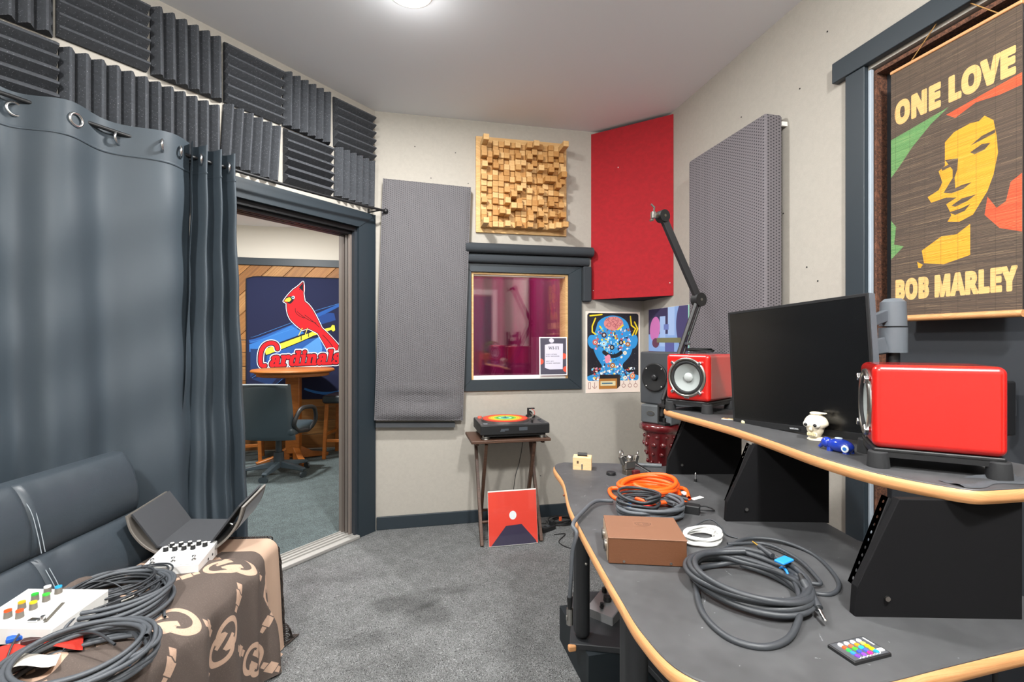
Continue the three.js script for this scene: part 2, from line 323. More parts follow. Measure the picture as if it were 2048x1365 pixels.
// ---------------------------------------------------------------- things on the walls
{ // acoustic foam tiles
  const T = .305, teeth = 6, pts = [[-T / 2, 0], [T / 2, 0], [T / 2, .012]];
  for (let i = teeth - 1; i >= 0; i--) { const x1 = -T / 2 + (i + 1) * T / teeth, x0 = -T / 2 + i * T / teeth, m = (x0 + x1) / 2; pts.push([m + .004, .052], [m - .004, .052], [x0, .012]); }
  const foam = tri(mv(rt(ext(poly(pts), T), PI / 2), 0, T / 2, 0), .3);
  const foamH = foam.clone(); foamH.rotateZ(PI / 2);
  const rows = [   // s centre, y centre, vertical ridges, tilt, words
    [1.79, 2.635, 1, 0, 'upright ridges, upper row, at the sofa end'],
    [1.475, 2.645, 0, 0, 'level ridges, upper row, above the white gap'],
    [1.155, 2.642, 1, .01, 'upright ridges, upper row, meeting the ceiling above the curtain'],
    [.838, 2.649, 0, .0, 'level ridges, upper row, above the tilted tile'],
    [.52, 2.645, 1, -.015, 'upright ridges, upper row, second tile from the wall corner'],
    [.185, 2.65, 0, .01, 'level ridges, upper row, in the wall corner'],
    [1.78, 2.318, 0, 0, 'level ridges, lower row, behind the first curtain ring'],
    [1.467, 2.3, 1, 0, 'upright ridges, lower row, under the white gap'],
    [1.163, 2.3, 1, 0, 'upright ridges, lower row, above the bunched curtain'],
    [.848, 2.325, 1, -.06, 'upright ridges hung askew above the door'],
    [.515, 2.332, 0, 0, 'level ridges, lower row, above the door head'],
    [.178, 2.335, 1, -.02, 'upright ridges, lower row, in the wall corner'],
  ];
  for (const [s, y, v, tilt, words] of rows) {
    const o = obj('acoustic_foam_tile', v ? foam : foamH, M.foam); tag(o, 'charcoal wedge foam tile with ' + words, 'foam tile', 'wedge foam tiles above the curtain and door');
    const p = Lw(s, y, .001); o.position.copy(p); o.rotation.set(0, LTURN, tilt, 'YXZ');
  }
  for (const s of [2.1]) for (const [y, v] of [[2.64, 0]]) { const o = obj('acoustic_foam_tile', v ? foam : foamH, M.foam); tag(o, 'charcoal wedge foam tile on the diagonal wall above the sofa back', 'foam tile', 'wedge foam tiles above the curtain and door'); o.position.copy(Lw(s, y, .001)); o.rotation.y = LTURN; }
}
const ROD_O = .11;
{ // curtain rod
  const t = thing('curtain_rod', 'thin black curtain rod with a ball end over the door', 'curtain rod', Lw(0, 2.14, ROD_O).toArray(), LTURN);
  const P = []; for (let i = 0; i <= 14; i++) { const s = .02 + i * .2; P.push(V(-s, .012 - .03 * Math.sin(Math.min(1, s / 1.9) * PI) + .02 * Math.min(1, s / 1.9), 0)); }
  obj('rod', tube(P, .008, 80, 10), M.black, t);
  obj('finial', sp(.017, -.005, .012, 0), M.black, t);
  obj('bracket', [bx(.012, .05, .008, -.06, .005, -.105), bar(V(-.06, .005, -.105), V(-.06, .005, 0), .005)], M.black, t);
  obj('bracket', [bx(.012, .05, .008, -2.6, .03, -.105), bar(V(-2.6, .03, -.105), V(-2.6, .03, 0), .005)], M.black, t);
}
function curtain(label, s0, s1, wave, amp, nu, flare, grommets) {
  const c = Lw((s0 + s1) / 2, 0, ROD_O);
  const t = thing('curtain', label, 'curtain', c.toArray(), LTURN, 'slate curtains on the rod'); const mid = (s0 + s1) / 2, half = (s1 - s0) / 2;
  const r = rng(Math.round(s0 * 100)), ph = [r() * 6, r() * 6, r() * 6];
  const F = (u, v) => {             // u along, v from hem to heading
    const y = .02 + v * 2.175, s = s0 + (s1 - s0) * (1 - u), e = 1 - v, off = Math.pow(e, 1.3) * flare;
    const x = -(s - mid) * (1 + off), k = wave(s);
    const head = Math.max(0, (v - .93) / .07);
    let z = amp * Math.sin(k) * (1 - .25 * e) + amp * .35 * Math.sin(k * 2.3 + ph[0] + e * 2) * e * (1 - head) + .010 * Math.sin(s * 21 + y * 3 + ph[1]) * e + .005 * Math.sin(y * 17 + s * 9 + ph[2]) * (1 - head) * (s0 > .9 ? 1 : .3);
    return [x, y + .006 * Math.cos(k) * head, z + .015 + e * .02, s * 2, y];
  };
  obj('cloth', grid(nu, 60, F), M.curtain, t);
  obj('heading_seam', grid(nu, 2, (u, v) => { const p = F(u, .938 + v * .004); return [p[0], p[1], p[2] + .003 + .002 * Math.sin(v * PI), p[3], p[4]]; }), M.curtain, t);
  for (const [s, tw] of grommets) {
    const u = 1 - (s - s0) / (s1 - s0), a = F(u, .972);
    const g = rt(new THREE.TorusGeometry(.0235, .0055, 8, 28), 0, tw, 0);
    obj('grommet', mv(g, a[0], a[1] - .004, a[2] + .004), M.chrome, t);
  }
}
const BIG = [1.188, 2.78];
curtain('wide slate satin curtain with steel eyelets behind the leather sofa', BIG[0], BIG[1], s => (s - 1.24) * 20.5 + .5 * Math.sin(s * 7), .04, 220, .0, [[1.76, .2], [1.606, .45], [1.456, .8], [1.322, 1.1], [1.24, 1.2], [2.0, .3], [2.3, .8]]);
curtain('slate satin curtain bunched in tight folds at the open doorway', 1.0, 1.2, s => (s - 1.0) * 100, .04, 120, .78, [[1.155, 1.2], [1.03, 1.25]]);

// woven and dotted cloth for the acoustic panels
const weave = tex(128, (x, y) => { const cx = ((x % 32) - 16), cyy = ((y + ((x / 32 | 0) % 2) * 16) % 32) - 16, d = Math.hypot(cx, cyy); const v = d < 8 ? 72 : 104 - Math.min(18, Math.abs(d - 14) * 2); return [v, v * .985, v * 1.015]; });
const weaveBump = tex(128, (x, y) => { const cx = ((x % 32) - 16), cyy = ((y + ((x / 32 | 0) % 2) * 16) % 32) - 16, d = Math.hypot(cx, cyy); const v = Math.min(255, d * 16); return [v, v, v]; }, false);
const dots = tex(128, (x, y) => { const cx = ((x % 32) - 16), cyy = ((y + ((x / 32 | 0) % 2) * 16) % 32) - 16; return Math.hypot(cx * .8, cyy) < 6.5 ? [40, 40, 44] : [104 + ((x * 7 + y * 13) % 9), 103, 107]; });
const weaveMat = std(0xffffff, .9, { map: weave, bumpMap: weaveBump, bumpScale: .002 });
const dotMat = std(0xffffff, .9, { map: dots });
{
  const t = thing('fabric_absorber', 'tall grey woven fabric panel hung slightly crooked beside the door', 'acoustic panel', [.079, .745, ZB]);
  const g = tri(grid(24, 60, (u, v) => { const x = (u - .5) * .592, y = v * 1.62; const e = Math.min(1, Math.min(u, 1 - u) / .03), ev = Math.min(1, Math.min(v, 1 - v) / .012); const sag = v < .14 ? .012 * Math.sin(v / .14 * PI * 2.3) * Math.sin(u * PI) : 0; return [x, y, .062 + .012 * Math.sqrt(Math.min(e, ev)) + sag]; }), .056);
  g.rotateZ(-.035);
  obj('cover', g, weaveMat, t);
  const b = tri(mv(bx(.592, 1.62, .062, 0, .81, .035), 0, 0, 0), .056); b.rotateZ(-.035); obj('core', b, weaveMat, t);
  const br = bx(.53, .03, .05, -.02, -.035, .027); br.rotateZ(-.035); obj('hanging_rail', br, M.darkGrey, t);
}
{
  const t = thing('fabric_absorber', 'thick grey dotted fabric panel on the wall behind the monitor', 'acoustic panel', [XR - .022, 1.17, -2.296], -PI / 2);
  obj('cover', tri(rb(.64, 1.195, .1, .018, 0, .5975, .05, 4), .06), dotMat, t);
  for (const x of [-.25, .315]) obj('hook', bx(.012, .02, .03, x, 1.15, -.007), M.white, t);
}
{ // red corner trap
  const t = thing('corner_bass_trap', 'red fabric bass trap filling the corner under the ceiling', 'bass trap', [XR, 1.592, ZB]);
  const s = poly([[-.428, .002], [-.002, .428], [-.002, .40], [-.40, .002]]);
  const g = tri(mv(rt(ext(s, 1.235), -PI / 2), 0, .003, 0), .5); g.scale(1, 1, -1);
  const idx = []; const p = g.attributes.position; for (let i = 0; i < p.count; i += 3) for (const a of ['position', 'normal', 'uv']) { const at = g.attributes[a], n = at.itemSize; for (let k = 0; k < n; k++) { const q = at.array[(i + 1) * n + k]; at.array[(i + 1) * n + k] = at.array[(i + 2) * n + k]; at.array[(i + 2) * n + k] = q; } }
  g.computeVertexNormals();
  obj('front_cover', g, M.redFabric, t);
  const f = ext(poly([[-.41, .004], [-.004, .004], [-.004, .41]]), 1.225); const fg = clean(rt(f, -PI / 2)); fg.scale(1, 1, -1); { const q = fg.attributes.position; for (let i = 0; i < q.count; i += 3) for (let k = 0; k < 3; k++) { const a = q.array[(i + 1) * 3 + k]; q.array[(i + 1) * 3 + k] = q.array[(i + 2) * 3 + k]; q.array[(i + 2) * 3 + k] = a; } } fg.computeVertexNormals();
  obj('core', mv(fg, 0, .0, 0), M.blackSoft, t);
  for (const [k, y] of [[.03, .07], [.96, .09], [.35, .95]]) obj('pin', sp(.004, -.428 + .426 * k - .001, y, .002 + .426 * k + .002, 8), M.white, t);
}
{ // wooden skyline diffuser
  const t = thing('skyline_diffuser', 'square pine diffuser of many sawn wooden blocks on the back wall', 'diffuser', [.808, 2.055, ZB]);
  obj('backing_board', tri(rb(.67, .68, .018, .002, 0, .34, .010), .35), M.pine, t);
  const r = rng(91), N = 15, W = .0405, x0 = -.285, y0 = .052, lens = [.018, .03, .042, .055, .075, .095];
  const geos = {}; const blockGeo = L => geos[L] || (geos[L] = tri(rb(W - .0015, W - .0015, L, .0022, 0, 0, L / 2, 1), .13));
  const mats = [M.pine, M.pineB, M.pineC];
  for (let j = 0; j < N; j++) for (let i = 0; i < N; i++) {
    const corner = (i === 0 || i === N - 1) && (j === 0 || j === N - 1);
    const tall = i % 2 === 0 && j % 2 === 0;
    let L = tall ? lens[3 + (r() * 3 | 0)] : lens[(r() * 4 | 0)];
    if (corner) L = .15; if (!corner && r() < .06) L = .115;
    const b = obj('block', blockGeo(L), mats[(r() * 3) | 0], t); b.position.set(x0 + i * W + (r() - .5) * .002, y0 + j * W + (r() - .5) * .002, .019);
  }
}
{ // foam edging over the window
  const prof = (d, h) => { const s = new THREE.Shape(); s.moveTo(0, 0); s.lineTo(d * .7, 0); s.quadraticCurveTo(d, h * .1, d, h * .45); s.quadraticCurveTo(d * .95, h, d * .3, h); s.lineTo(0, h); s.closePath(); return s; };
  const m = std(0x30353a, .92);
  const A = tag(obj('foam_strip', mv(rt(ext(prof(.085, .072), .94), 0, PI / 2), 0, 0, 0), m), 'upper dark foam strip running above the booth window', 'foam strip', 'foam edging round the booth window');
  A.position.set(.395, 1.905, ZB + .085); A.geometry.rotateY(PI).translate(.94, 0, -.085); A.geometry.computeVertexNormals();
  const B = tag(obj('foam_strip', mv(rt(ext(prof(.06, .066), .915), 0, PI / 2), 0, 0, 0), m), 'lower dark foam strip resting on the window casing', 'foam strip', 'foam edging round the booth window');
  B.geometry.rotateY(PI).translate(.915, 0, -.06); B.position.set(.395, 1.837, ZB + .06);
  const C = tag(obj('foam_strip', mv(rb(.065, .26, .05, .012, 0, 0, .025), 0, 0, 0), m), 'short upright dark foam block between window and red trap', 'foam strip', 'foam edging round the booth window');
  C.position.set(1.298, 1.705, ZB + .001);
}
{ // notice in the window
  const tx = canvasTex(330, 440, (c, w, h) => {
    c.fillStyle = '#f4f1f4'; c.fillRect(0, 0, w, h); c.fillStyle = '#4b4858'; c.fillRect(10, 12, w - 20, h - 24);
    c.fillStyle = '#e3553f'; for (const [x, y, r] of [[14, 280, 34], [w - 40, 220, 34], [w - 16, 370, 34]]) { c.beginPath(); c.arc(x, y, r, 0, 7); c.fill(); }
    c.fillStyle = '#f4f1f4'; c.fillRect(0, 0, 10, h); c.fillRect(w - 10, 0, 10, h);
    c.fillStyle = '#d9d6e6'; c.beginPath(); c.moveTo(64, 90); c.lineTo(140, 74); c.lineTo(282, 76); c.lineTo(276, 370); c.lineTo(120, 372); c.lineTo(62, 352); c.closePath(); c.fill();
    c.beginPath(); c.ellipse(144, 40, 30, 25, .2, 0, 7); c.fill();
    c.fillStyle = '#33303c'; c.textAlign = 'center'; c.font = 'bold 46px serif'; c.fillText('WI-FI', 170, 142);
    c.font = 'bold 16px monospace'; c.textAlign = 'left'; c.fillStyle = '#5a5766'; c.fillText('STUDIO NETWORK', 74, 204); c.fillText('MICRO UNDERGROUND', 74, 226); c.fillText('GUEST WIFI', 74, 284); c.fillText('PASSWORD UNDERGROUND'.slice(0, 18), 74, 306);
  });
  const t = thing('paper_notice', 'framed grey notice with torn paper print leaning in the window', 'sign', [1.045, 1.032, ZB + .012]);
  const g = rb(.212, .283, .006, .001, 0, .1415, 0); g.rotateX(-.03); obj('sheet', g, M.paper, t);
  const f = new THREE.PlaneGeometry(.21, .281); f.translate(0, .1415, .0036); f.rotateX(-.03); obj('print', f, std(0xffffff, .5, { map: tx }), t);
}
{ // psychedelic poster: generic collage of a blue bust in a starry night
  const tx = canvasTex(512, 720, (c, w, h) => {
    const r = rng(101); c.fillStyle = '#f0dfd2'; c.fillRect(0, 0, w, h);
    c.save(); c.beginPath(); c.roundRect(14, 14, w - 28, h - 120, 24); c.clip(); c.fillStyle = '#191722'; c.fillRect(0, 0, w, h);
    for (let i = 0; i < 900; i++) { c.fillStyle = ['#6b5f66', '#c9b9b0', '#3d3a55', '#8a4a4f', '#e8dcc0'][(r() * 5) | 0]; const s = r() * 2.4; c.fillRect(r() * w, r() * h, s, s); }
    const blue = '#2f92d4';
    c.fillStyle = blue; c.beginPath(); c.moveTo(110, 100); c.bezierCurveTo(170, 10, 350, 10, 400, 110); c.lineTo(430, 210); c.bezierCurveTo(520, 170, 500, 330, 440, 330); c.bezierCurveTo(420, 430, 350, 440, 345, 480); c.bezierCurveTo(350, 560, 480, 550, 512, 580); c.lineTo(512, 640); c.lineTo(0, 640); c.lineTo(0, 580); c.bezierCurveTo(60, 550, 150, 550, 150, 480); c.bezierCurveTo(120, 430, 90, 400, 72, 330); c.bezierCurveTo(0, 330, 0, 180, 76, 210); c.closePath(); c.fill();
    c.fillStyle = '#d98a86'; c.beginPath(); c.ellipse(260, 105, 92, 62, 0, 0, 7); c.fill();
    c.strokeStyle = '#a9535a'; c.lineWidth = 4; for (let i = 0; i < 26; i++) { const x = 190 + r() * 140, y = 60 + r() * 90; c.beginPath(); c.arc(x, y, 8 + r() * 14, r() * 6, r() * 6 + 3); c.stroke(); }
    c.strokeStyle = '#f1d21d'; c.lineWidth = 13; c.lineCap = 'round'; for (const p of [[[40, 38], [150, 26]], [[90, 60], [60, 130], [60, 180], [90, 200]], [[420, 40], [430, 120], [470, 150], [440, 210]], [[460, 90], [490, 150], [470, 200]], [[130, 130], [160, 170]], [[300, 160], [350, 120]], [[260, 190], [280, 240]]]) { c.beginPath(); c.moveTo(...p[0]); for (const q of p.slice(1)) c.lineTo(...q); c.stroke(); }
    const cols = ['#ffffff', '#f7e7d5', '#1a4f86', '#f2d23a', '#d4554a', '#20284a', '#63c0ee', '#e89ab8', '#b0682c', '#7fd0f0', '#e8f4fb'];
    for (let i = 0; i < 560; i++) { const x = 60 + r() * 400, y = (r() < .5 ? 150 + r() * 330 : 470 + r() * 170); const d = c.isPointInPath ? 1 : 1; if (Math.abs(x - 256) > (y < 330 ? 170 : y < 500 ? 90 : 230)) continue; c.fillStyle = cols[(r() * cols.length) | 0]; c.beginPath(); c.ellipse(x, y, 3 + r() * 12, 2 + r() * 8, r() * 3, 0, 7); c.fill(); }
    for (const [x, y, R, a] of [[88, 272, 26, '#c9615a'], [168, 285, 28, '#8fd2f2'], [395, 290, 22, '#b0682c'], [330, 275, 22, '#1b1b26'], [245, 318, 22, '#1b1b26'], [170, 208, 24, '#3a2430'], [368, 368, 18, '#f3e4c8'], [250, 478, 24, '#b0682c'], [440, 575, 26, '#e88a5a'], [370, 590, 18, '#f3e4c8']]) { c.fillStyle = a; c.beginPath(); c.arc(x, y, R, 0, 7); c.fill(); c.fillStyle = '#f6f0e6'; c.beginPath(); c.arc(x, y, R * .45, 0, 7); c.fill(); c.fillStyle = '#222'; c.beginPath(); c.arc(x, y, R * .2, 0, 7); c.fill(); }
    c.strokeStyle = '#15171f'; c.lineWidth = 34; c.beginPath(); c.moveTo(170, 360); c.quadraticCurveTo(250, 430, 330, 365); c.stroke();
    c.fillStyle = '#ea8fa6'; c.beginPath(); c.ellipse(205, 420, 25, 40, .3, 0, 7); c.fill();
    c.restore();
    c.fillStyle = '#1f1a1c'; c.fillRect(130, 560, 190, 40); c.fillStyle = '#b97b35'; c.fillRect(122, 595, 170, 92); c.fillStyle = '#3a2a1e'; c.beginPath(); c.moveTo(292, 595); c.lineTo(322, 570); c.lineTo(322, 660); c.lineTo(292, 687); c.fill(); c.fillStyle = '#e8dcb0'; c.fillRect(136, 618, 142, 40); c.fillStyle = '#3a6a8a'; c.fillRect(150, 632, 100, 10);
    c.strokeStyle = '#8a4a44'; c.lineWidth = 4; c.strokeRect(26, 628, 18, 54); c.beginPath(); c.moveTo(82, 626); c.lineTo(82, 682); c.moveTo(62, 660); c.quadraticCurveTo(82, 700, 102, 660); c.stroke(); for (const x of [355, 415, 470]) { c.beginPath(); c.arc(x, 660, 16, 0, 7); c.stroke(); c.beginPath(); c.moveTo(x, 640); c.lineTo(x, 622); c.stroke(); }
  });
  const t = thing('poster', 'colourful poster of a blue collage head in a starry sky, taped under the bass trap', 'poster', [1.518, .895, ZB]);
  obj('sheet', bx(.44, .612, .002, 0, .306, .002), M.paper, t);
  obj('print', mv(new THREE.PlaneGeometry(.438, .61), 0, .306, .0038), std(0xffffff, .55, { map: tx }), t);
}
{ // second poster, on the right wall: plain shapes only
  const tx = canvasTex(512, 512, (c, w, h) => {
    c.fillStyle = '#8fb0e4'; c.fillRect(0, 0, w, h);
    c.fillStyle = '#3c3559'; c.fillRect(0, 0, 250, 190); c.fillStyle = '#4a4472'; c.beginPath(); c.moveTo(330, 0); c.lineTo(512, 0); c.lineTo(512, 300); c.lineTo(430, 330); c.bezierCurveTo(330, 220, 330, 90, 380, 0); c.fill();
    c.fillStyle = '#a9c4ee'; c.fillRect(150, 60, 70, 220); c.fillRect(250, 0, 80, 200); c.fillStyle = '#6f7fc0'; c.fillRect(200, 120, 60, 40); c.fillStyle = '#5d5f9e'; c.fillRect(215, 250, 110, 160);
    c.fillStyle = '#d679bb'; c.beginPath(); c.ellipse(85, 150, 66, 92, .25, 0, 7); c.fill();
    c.fillStyle = '#6e3a4e'; c.beginPath(); c.ellipse(95, 255, 46, 36, 0, 0, 7); c.fill();
    c.fillStyle = '#7c7a52'; c.fillRect(110, 218, 290, 34); c.fillStyle = '#6e3f6c'; c.fillRect(0, 318, 360, 34); c.fillStyle = '#8a3f5e'; c.fillRect(0, 430, 90, 60);
    c.strokeStyle = '#2a2850'; c.lineWidth = 4; for (const [x, y] of [[120, 340], [200, 420], [240, 400], [60, 400]]) { c.strokeRect(x, y, 50, 90); c.beginPath(); c.arc(x + 30, y + 30, 22, 0, 7); c.stroke(); }
    c.fillStyle = '#9fe0c8'; c.fillRect(w - 34, 0, 34, h);
  });
  const t = thing('poster', 'blue and violet poster with coloured bars beside the dotted panel', 'poster', [XR, 1.02, -3.045], -PI / 2);
  obj('sheet', bx(.56, .5, .002, 0, .25, .002), M.paper, t);
  obj('print', mv(new THREE.PlaneGeometry(.558, .498), 0, .25, .0038), std(0xffffff, .55, { map: tx }), t);
}
{ // bamboo scroll on the boarded opening
  const W = .392, Hh = .905;
  const tx = canvasTex(700, 1600, (c, w, h) => {
    const r = rng(111);
    // picture traced flat: a = across 0..1, b = down 0..1
    const P = (pts, col) => { c.fillStyle = col; c.beginPath(); pts.forEach((p, i) => i ? c.lineTo(p[0] * w, p[1] * h) : c.moveTo(p[0] * w, p[1] * h)); c.closePath(); c.fill(); };
    c.fillStyle = '#4f4238'; c.fillRect(0, 0, w, h);
    P([[0, .27], [.5, .235], [.36, .27], [.2, .33], [.08, .39], [0, .425]], '#5f8f55');
    P([[0, .60], [.05, .63], [.03, .70], [.12, .715], [0, .76]], '#5f8f55');
    P([[.48, .26], [1, .225], [1, .265], [.86, .268], [.7, .26], [.55, .285]], '#d8512f');
    P([[1, .55], [.93, .57], [.9, .63], [.84, .645], [.78, .60], [.76, .66], [.86, .715], [1, .74]], '#d8512f');
    const skin = '#dd9c27';
    P([[.47, .36], [.54, .335], [.66, .325], [.72, .33], [.76, .318], [.82, .345], [.84, .40], [.85, .46], [.82, .53], [.78, .58], [.68, .65], [.58, .665], [.49, .655], [.52, .635], [.50, .61], [.48, .59], [.56, .575], [.48, .565], [.36, .57], [.33, .545], [.42, .53], [.45, .505], [.42, .46], [.47, .445]], skin);
    P([[.28, .745], [.44, .705], [.56, .708], [.66, .68], [.66, .79], [.46, .81], [.30, .795]], skin); P([[.24, .785], [.29, .80], [.27, .812], [.25, .81]], skin);
    const dk = '#4f4238';
    P([[.66, .405], [.74, .385], [.83, .378], [.83, .39], [.72, .40]], dk); P([[.66, .428], [.74, .413], [.80, .418], [.76, .435], [.69, .44]], dk); P([[.44, .45], [.53, .445], [.52, .456], [.45, .462]], dk); P([[.47, .425], [.57, .435], [.565, .475], [.545, .50], [.55, .54], [.60, .535], [.67, .535], [.61, .55], [.52, .555], [.46, .545], [.53, .50], [.53, .47]], dk);
    P([[.52, .60], [.60, .583], [.70, .582], [.64, .597], [.55, .607]], dk); P([[.50, .622], [.6, .618], [.66, .61], [.62, .63], [.55, .637]], dk);
    c.fillStyle = '#e3b472'; c.textAlign = 'center'; c.textBaseline = 'alphabetic';
    const T = (s, x, y, ww, hh) => { c.save(); c.font = '900 200px sans-serif'; const m = c.measureText(s).width; c.lineJoin = 'round'; c.translate(x * w, y * h); c.scale(ww * w / m, hh * h / 146); c.fillText(s, 0, 0); c.lineWidth = 14; c.strokeStyle = '#e3b472'; c.strokeText(s, 0, 0); c.restore(); };
    T('ONE LOVE', .5, .215, .93, .085); T('BOB MARLEY', .5, .925, .93, .075);
    for (let y = 0; y < h; y += 4) { c.fillStyle = `rgba(${r() < .5 ? '20,14,10' : '205,170,120'},${.05 + r() * .16})`; c.fillRect(0, y, w, 2); if (r() < .5) { c.fillStyle = 'rgba(225,195,145,.35)'; const x = r() * w; c.fillRect(x, y, 30 + r() * 190, 1.5); } }
    c.fillStyle = 'rgba(30,22,16,.35)'; for (let x = 30; x < w; x += 92) c.fillRect(x, 0, 2, h);
  });
  const t = thing('bamboo_scroll', 'brown bamboo scroll printed with ONE LOVE lettering and an orange face', 'wall scroll', [XR - .012, 1.37, -1.262], -PI / 2);
  obj('mat', tri(bx(W, Hh, .004, 0, Hh / 2, 0), .3), std(0x4f4238, .8), t);
  const bump = tex(4, (x, y) => { const v = y < 2 ? 255 : 60; return [v, v, v]; }, false); bump.repeat.set(1, 260);
  obj('print', mv(new THREE.PlaneGeometry(W, Hh), 0, Hh / 2, .0024), std(0xffffff, .75, { map: tx, bumpMap: bump, bumpScale: .0008 }), t);
  obj('top_batten', tri(rb(W + .004, .012, .014, .004, 0, Hh + .003, 0), .2), M.edgeWood, t);
  obj('bottom_dowel', tri(rt(cy(.011, .011, W + .01, 0, 0, 0, 16), 0, 0, PI / 2), .2).translate(0, -.004, .004), M.edgeWood, t);
  obj('cord', tube([V(-.13, Hh + .005, 0), V(-.02, Hh + .105, .004), V(0, Hh + .128, .004), V(.03, Hh + .118, .004), V(.14, Hh + .005, 0)], .0018, 60, 6), std(0x9a7440, .8), t);
  obj('push_pin', [sp(.007, 0, Hh + .132, .008, 10), bar(V(0, Hh + .132, -.04), V(0, Hh + .132, .006), .0015)], std(0x1fa35a, .4), t);
}

// ---------------------------------------------------------------- desk
const DH = .74, SH = 1.0;
// outline band with a rounded face, used for the wooden edges
function band(pts, y0, y1, out) {
  const cv = new THREE.CatmullRomCurve3(pts.map(p => V(p[0], 0, p[1])), false, 'centripetal', .5), N = pts.length * 8, prof = 5;
  return grid(N, prof, (u, v) => { const p = cv.getPoint(u), d = cv.getTangent(u), n = V(-d.z, 0, d.x); const a = v * PI; const o = out * Math.pow(Math.sin(a), .35); return [p.x + n.x * o, y1 + (y0 - y1) * v, p.z + n.z * o, u * N * .02, v * .2]; });
}
{
  const t = thing('studio_desk', 'black studio desk with pale wood edge, lower platform and raised shelf', 'desk');
  const front = [[.683, -2.067], [.632, -2.03], [.59, -1.781], [.522, -1.509], [.487, -1.293], [.457, -1.082], [.44, -.947], [.428, -.83], [.44, -.72], [.50, -.655], [.60, -.628], [.748, -.628], [.866, -.635], [1.065, -.645], [1.3, -.65]];
  const cv = new THREE.CatmullRomCurve3(front.map(p => V(p[0], 0, p[1])), false, 'centripetal'); const fr = cv.getPoints(80).map(p => [p.x, p.z]);
  const rear = [[1.31, -.67], [1.25, -.9], [1.2, -1.09], [1.222, -1.207], [1.28, -1.55], [1.31, -1.84], [1.25, -1.88], [1.074, -1.915], [.888, -2.004]];
  const out = [...fr, ...rear].map(p => [p[0], p[1]]);
  const top = clean(rt(ext(poly(out), .03, .002), PI / 2));
  obj('desktop', tri(mv(top, 0, DH, 0), .7), M.desk, t);
  obj('wood_edge', band(front.map(p => p), DH - .031, DH - .0015, .006), M.edgeWood, t);
  // knots and chips in the wooden edge
  obj('knot', [sp(.006, .4405, DH - .014, -.905, 8), sp(.004, .5515, DH - .012, -1.665, 8)], std(0x6b3a22, .6), t);
  // shelf
  const sf = [[1.075, -1.875], [1.056, -1.845], [1.05, -1.53], [1.046, -1.4], [1.022, -1.209], [.99, -1.02], [.984, -.93], [.992, -.84], [1.02, -.765], [1.055, -.716], [1.1, -.708], [1.2, -.704], [1.33, -.70]];
  const scv = new THREE.CatmullRomCurve3(sf.map(p => V(p[0], 0, p[1])), false, 'centripetal').getPoints(60).map(p => [p.x, p.z]);
  const shelf = clean(rt(ext(poly([...scv, [1.385, -.72], [1.37, -1.88]]), .026, .0015), PI / 2));
  obj('shelf', tri(mv(shelf, 0, SH, 0), .7), M.desk, t);
  obj('wood_edge', band(sf, SH - .0265, SH - .001, .005), M.edgeWood, t);
  // gussets that carry the shelf
  const gus = [[.863, -.795, 14], [.938, -1.293, 14], [1.036, -1.80, 12]];
  gus.forEach(([x, z, deg], i) => {
    const top = SH - .026 - DH, g = new THREE.Group(); g.name = 'gusset'; g.position.set(x, DH, z); g.rotation.y = -deg * PI / 180; t.add(g);
    const L = i === 0 ? .32 : .305, pr = poly([[0, 0], [L, 0], [L + .0, top], [.085, top], [.004, .06]]);
    obj('side_plate', tri(mv(ext(pr, .018, .0015), 0, 0, -.009), .7), phy(0x0c0c0e, .8, { specularIntensity: .35 }), g);
    // rack rail with punched holes, on the far side of the plate
    const A = V(.022, .05, -.016), B = V(.09, top - .006, -.016), d = B.clone().sub(A), len = d.length(), ang = Math.atan2(d.y, d.x);
    const sh = poly(rect(0, -.009, len, .009)); for (let k = 0; k < 11; k++) { const cx0 = .012 + k * (len - .024) / 10; const h = new THREE.Path(); h.absellipse(cx0, 0, .0038, .0038, 0, PI * 2, true); sh.holes.push(h); }
    const u = d.clone().normalize(), nn = V(-u.y, u.x, 0); const rail = ext(sh, .0025); rail.applyMatrix4(new THREE.Matrix4().makeBasis(u, V(0, 0, -1), nn.clone().negate())); rail.translate(A.x - .012, A.y + .004, -.021); obj('rack_rail', rail, std(0x6a6c6f, .4, { metalness: .5 }), g);
    const flange = bx(len, .03, .003); flange.rotateZ(ang); flange.translate((A.x + B.x) / 2 + .002, (A.y + B.y) / 2 - .002, -.0105); obj('rail_flange', flange, std(0x2b2c2e, .45, { metalness: .5 }), g);
    obj('screw', rt(cy(.005, .005, .004, 0, 0, 0, 10), PI / 2).translate(.06, .04, .011), M.steel, g);
  });
  // legs and platform
  const leg = (x, z, y0, y1) => obj('leg', [mv(rb(.055, y1 - y0, .07, .026, 0, (y0 + y1) / 2, 0, 4), x, 0, z)], std(0x1b1d20, .5), t);
  leg(.645, -1.735, .165, DH - .03); leg(.505, -1.02, 0, DH - .03); leg(1.12, -.9, 0, DH - .03); leg(1.22, -1.72, .165, DH - .03);
  obj('platform', tri(mv(rt(ext(poly([[.585, -1.70], [.72, -2.05], [1.28, -1.95], [1.3, -1.2], [.85, -1.15], [.80, -1.62]]), .022, .002), PI / 2), 0, .165, 0), .7), std(0x26282b, .5), t);
  obj('chipped_corner', rb(.03, .0225, .02, .006, .593, .1535, -1.695), M.edgeWood, t);
  obj('plinth', bx(.62, .145, .34, .95, .0725, -1.82), std(0x101a20, .6), t);
  obj('bolt', [sp(.004, .497, DH - .09, -1.3, 8), sp(.005, .497, DH - .06, -.98, 8)], M.steel, t);
}
const onDesk = (x, y) => px(x, y, DH);
const onShelf = (x, y) => px(x, y, SH);
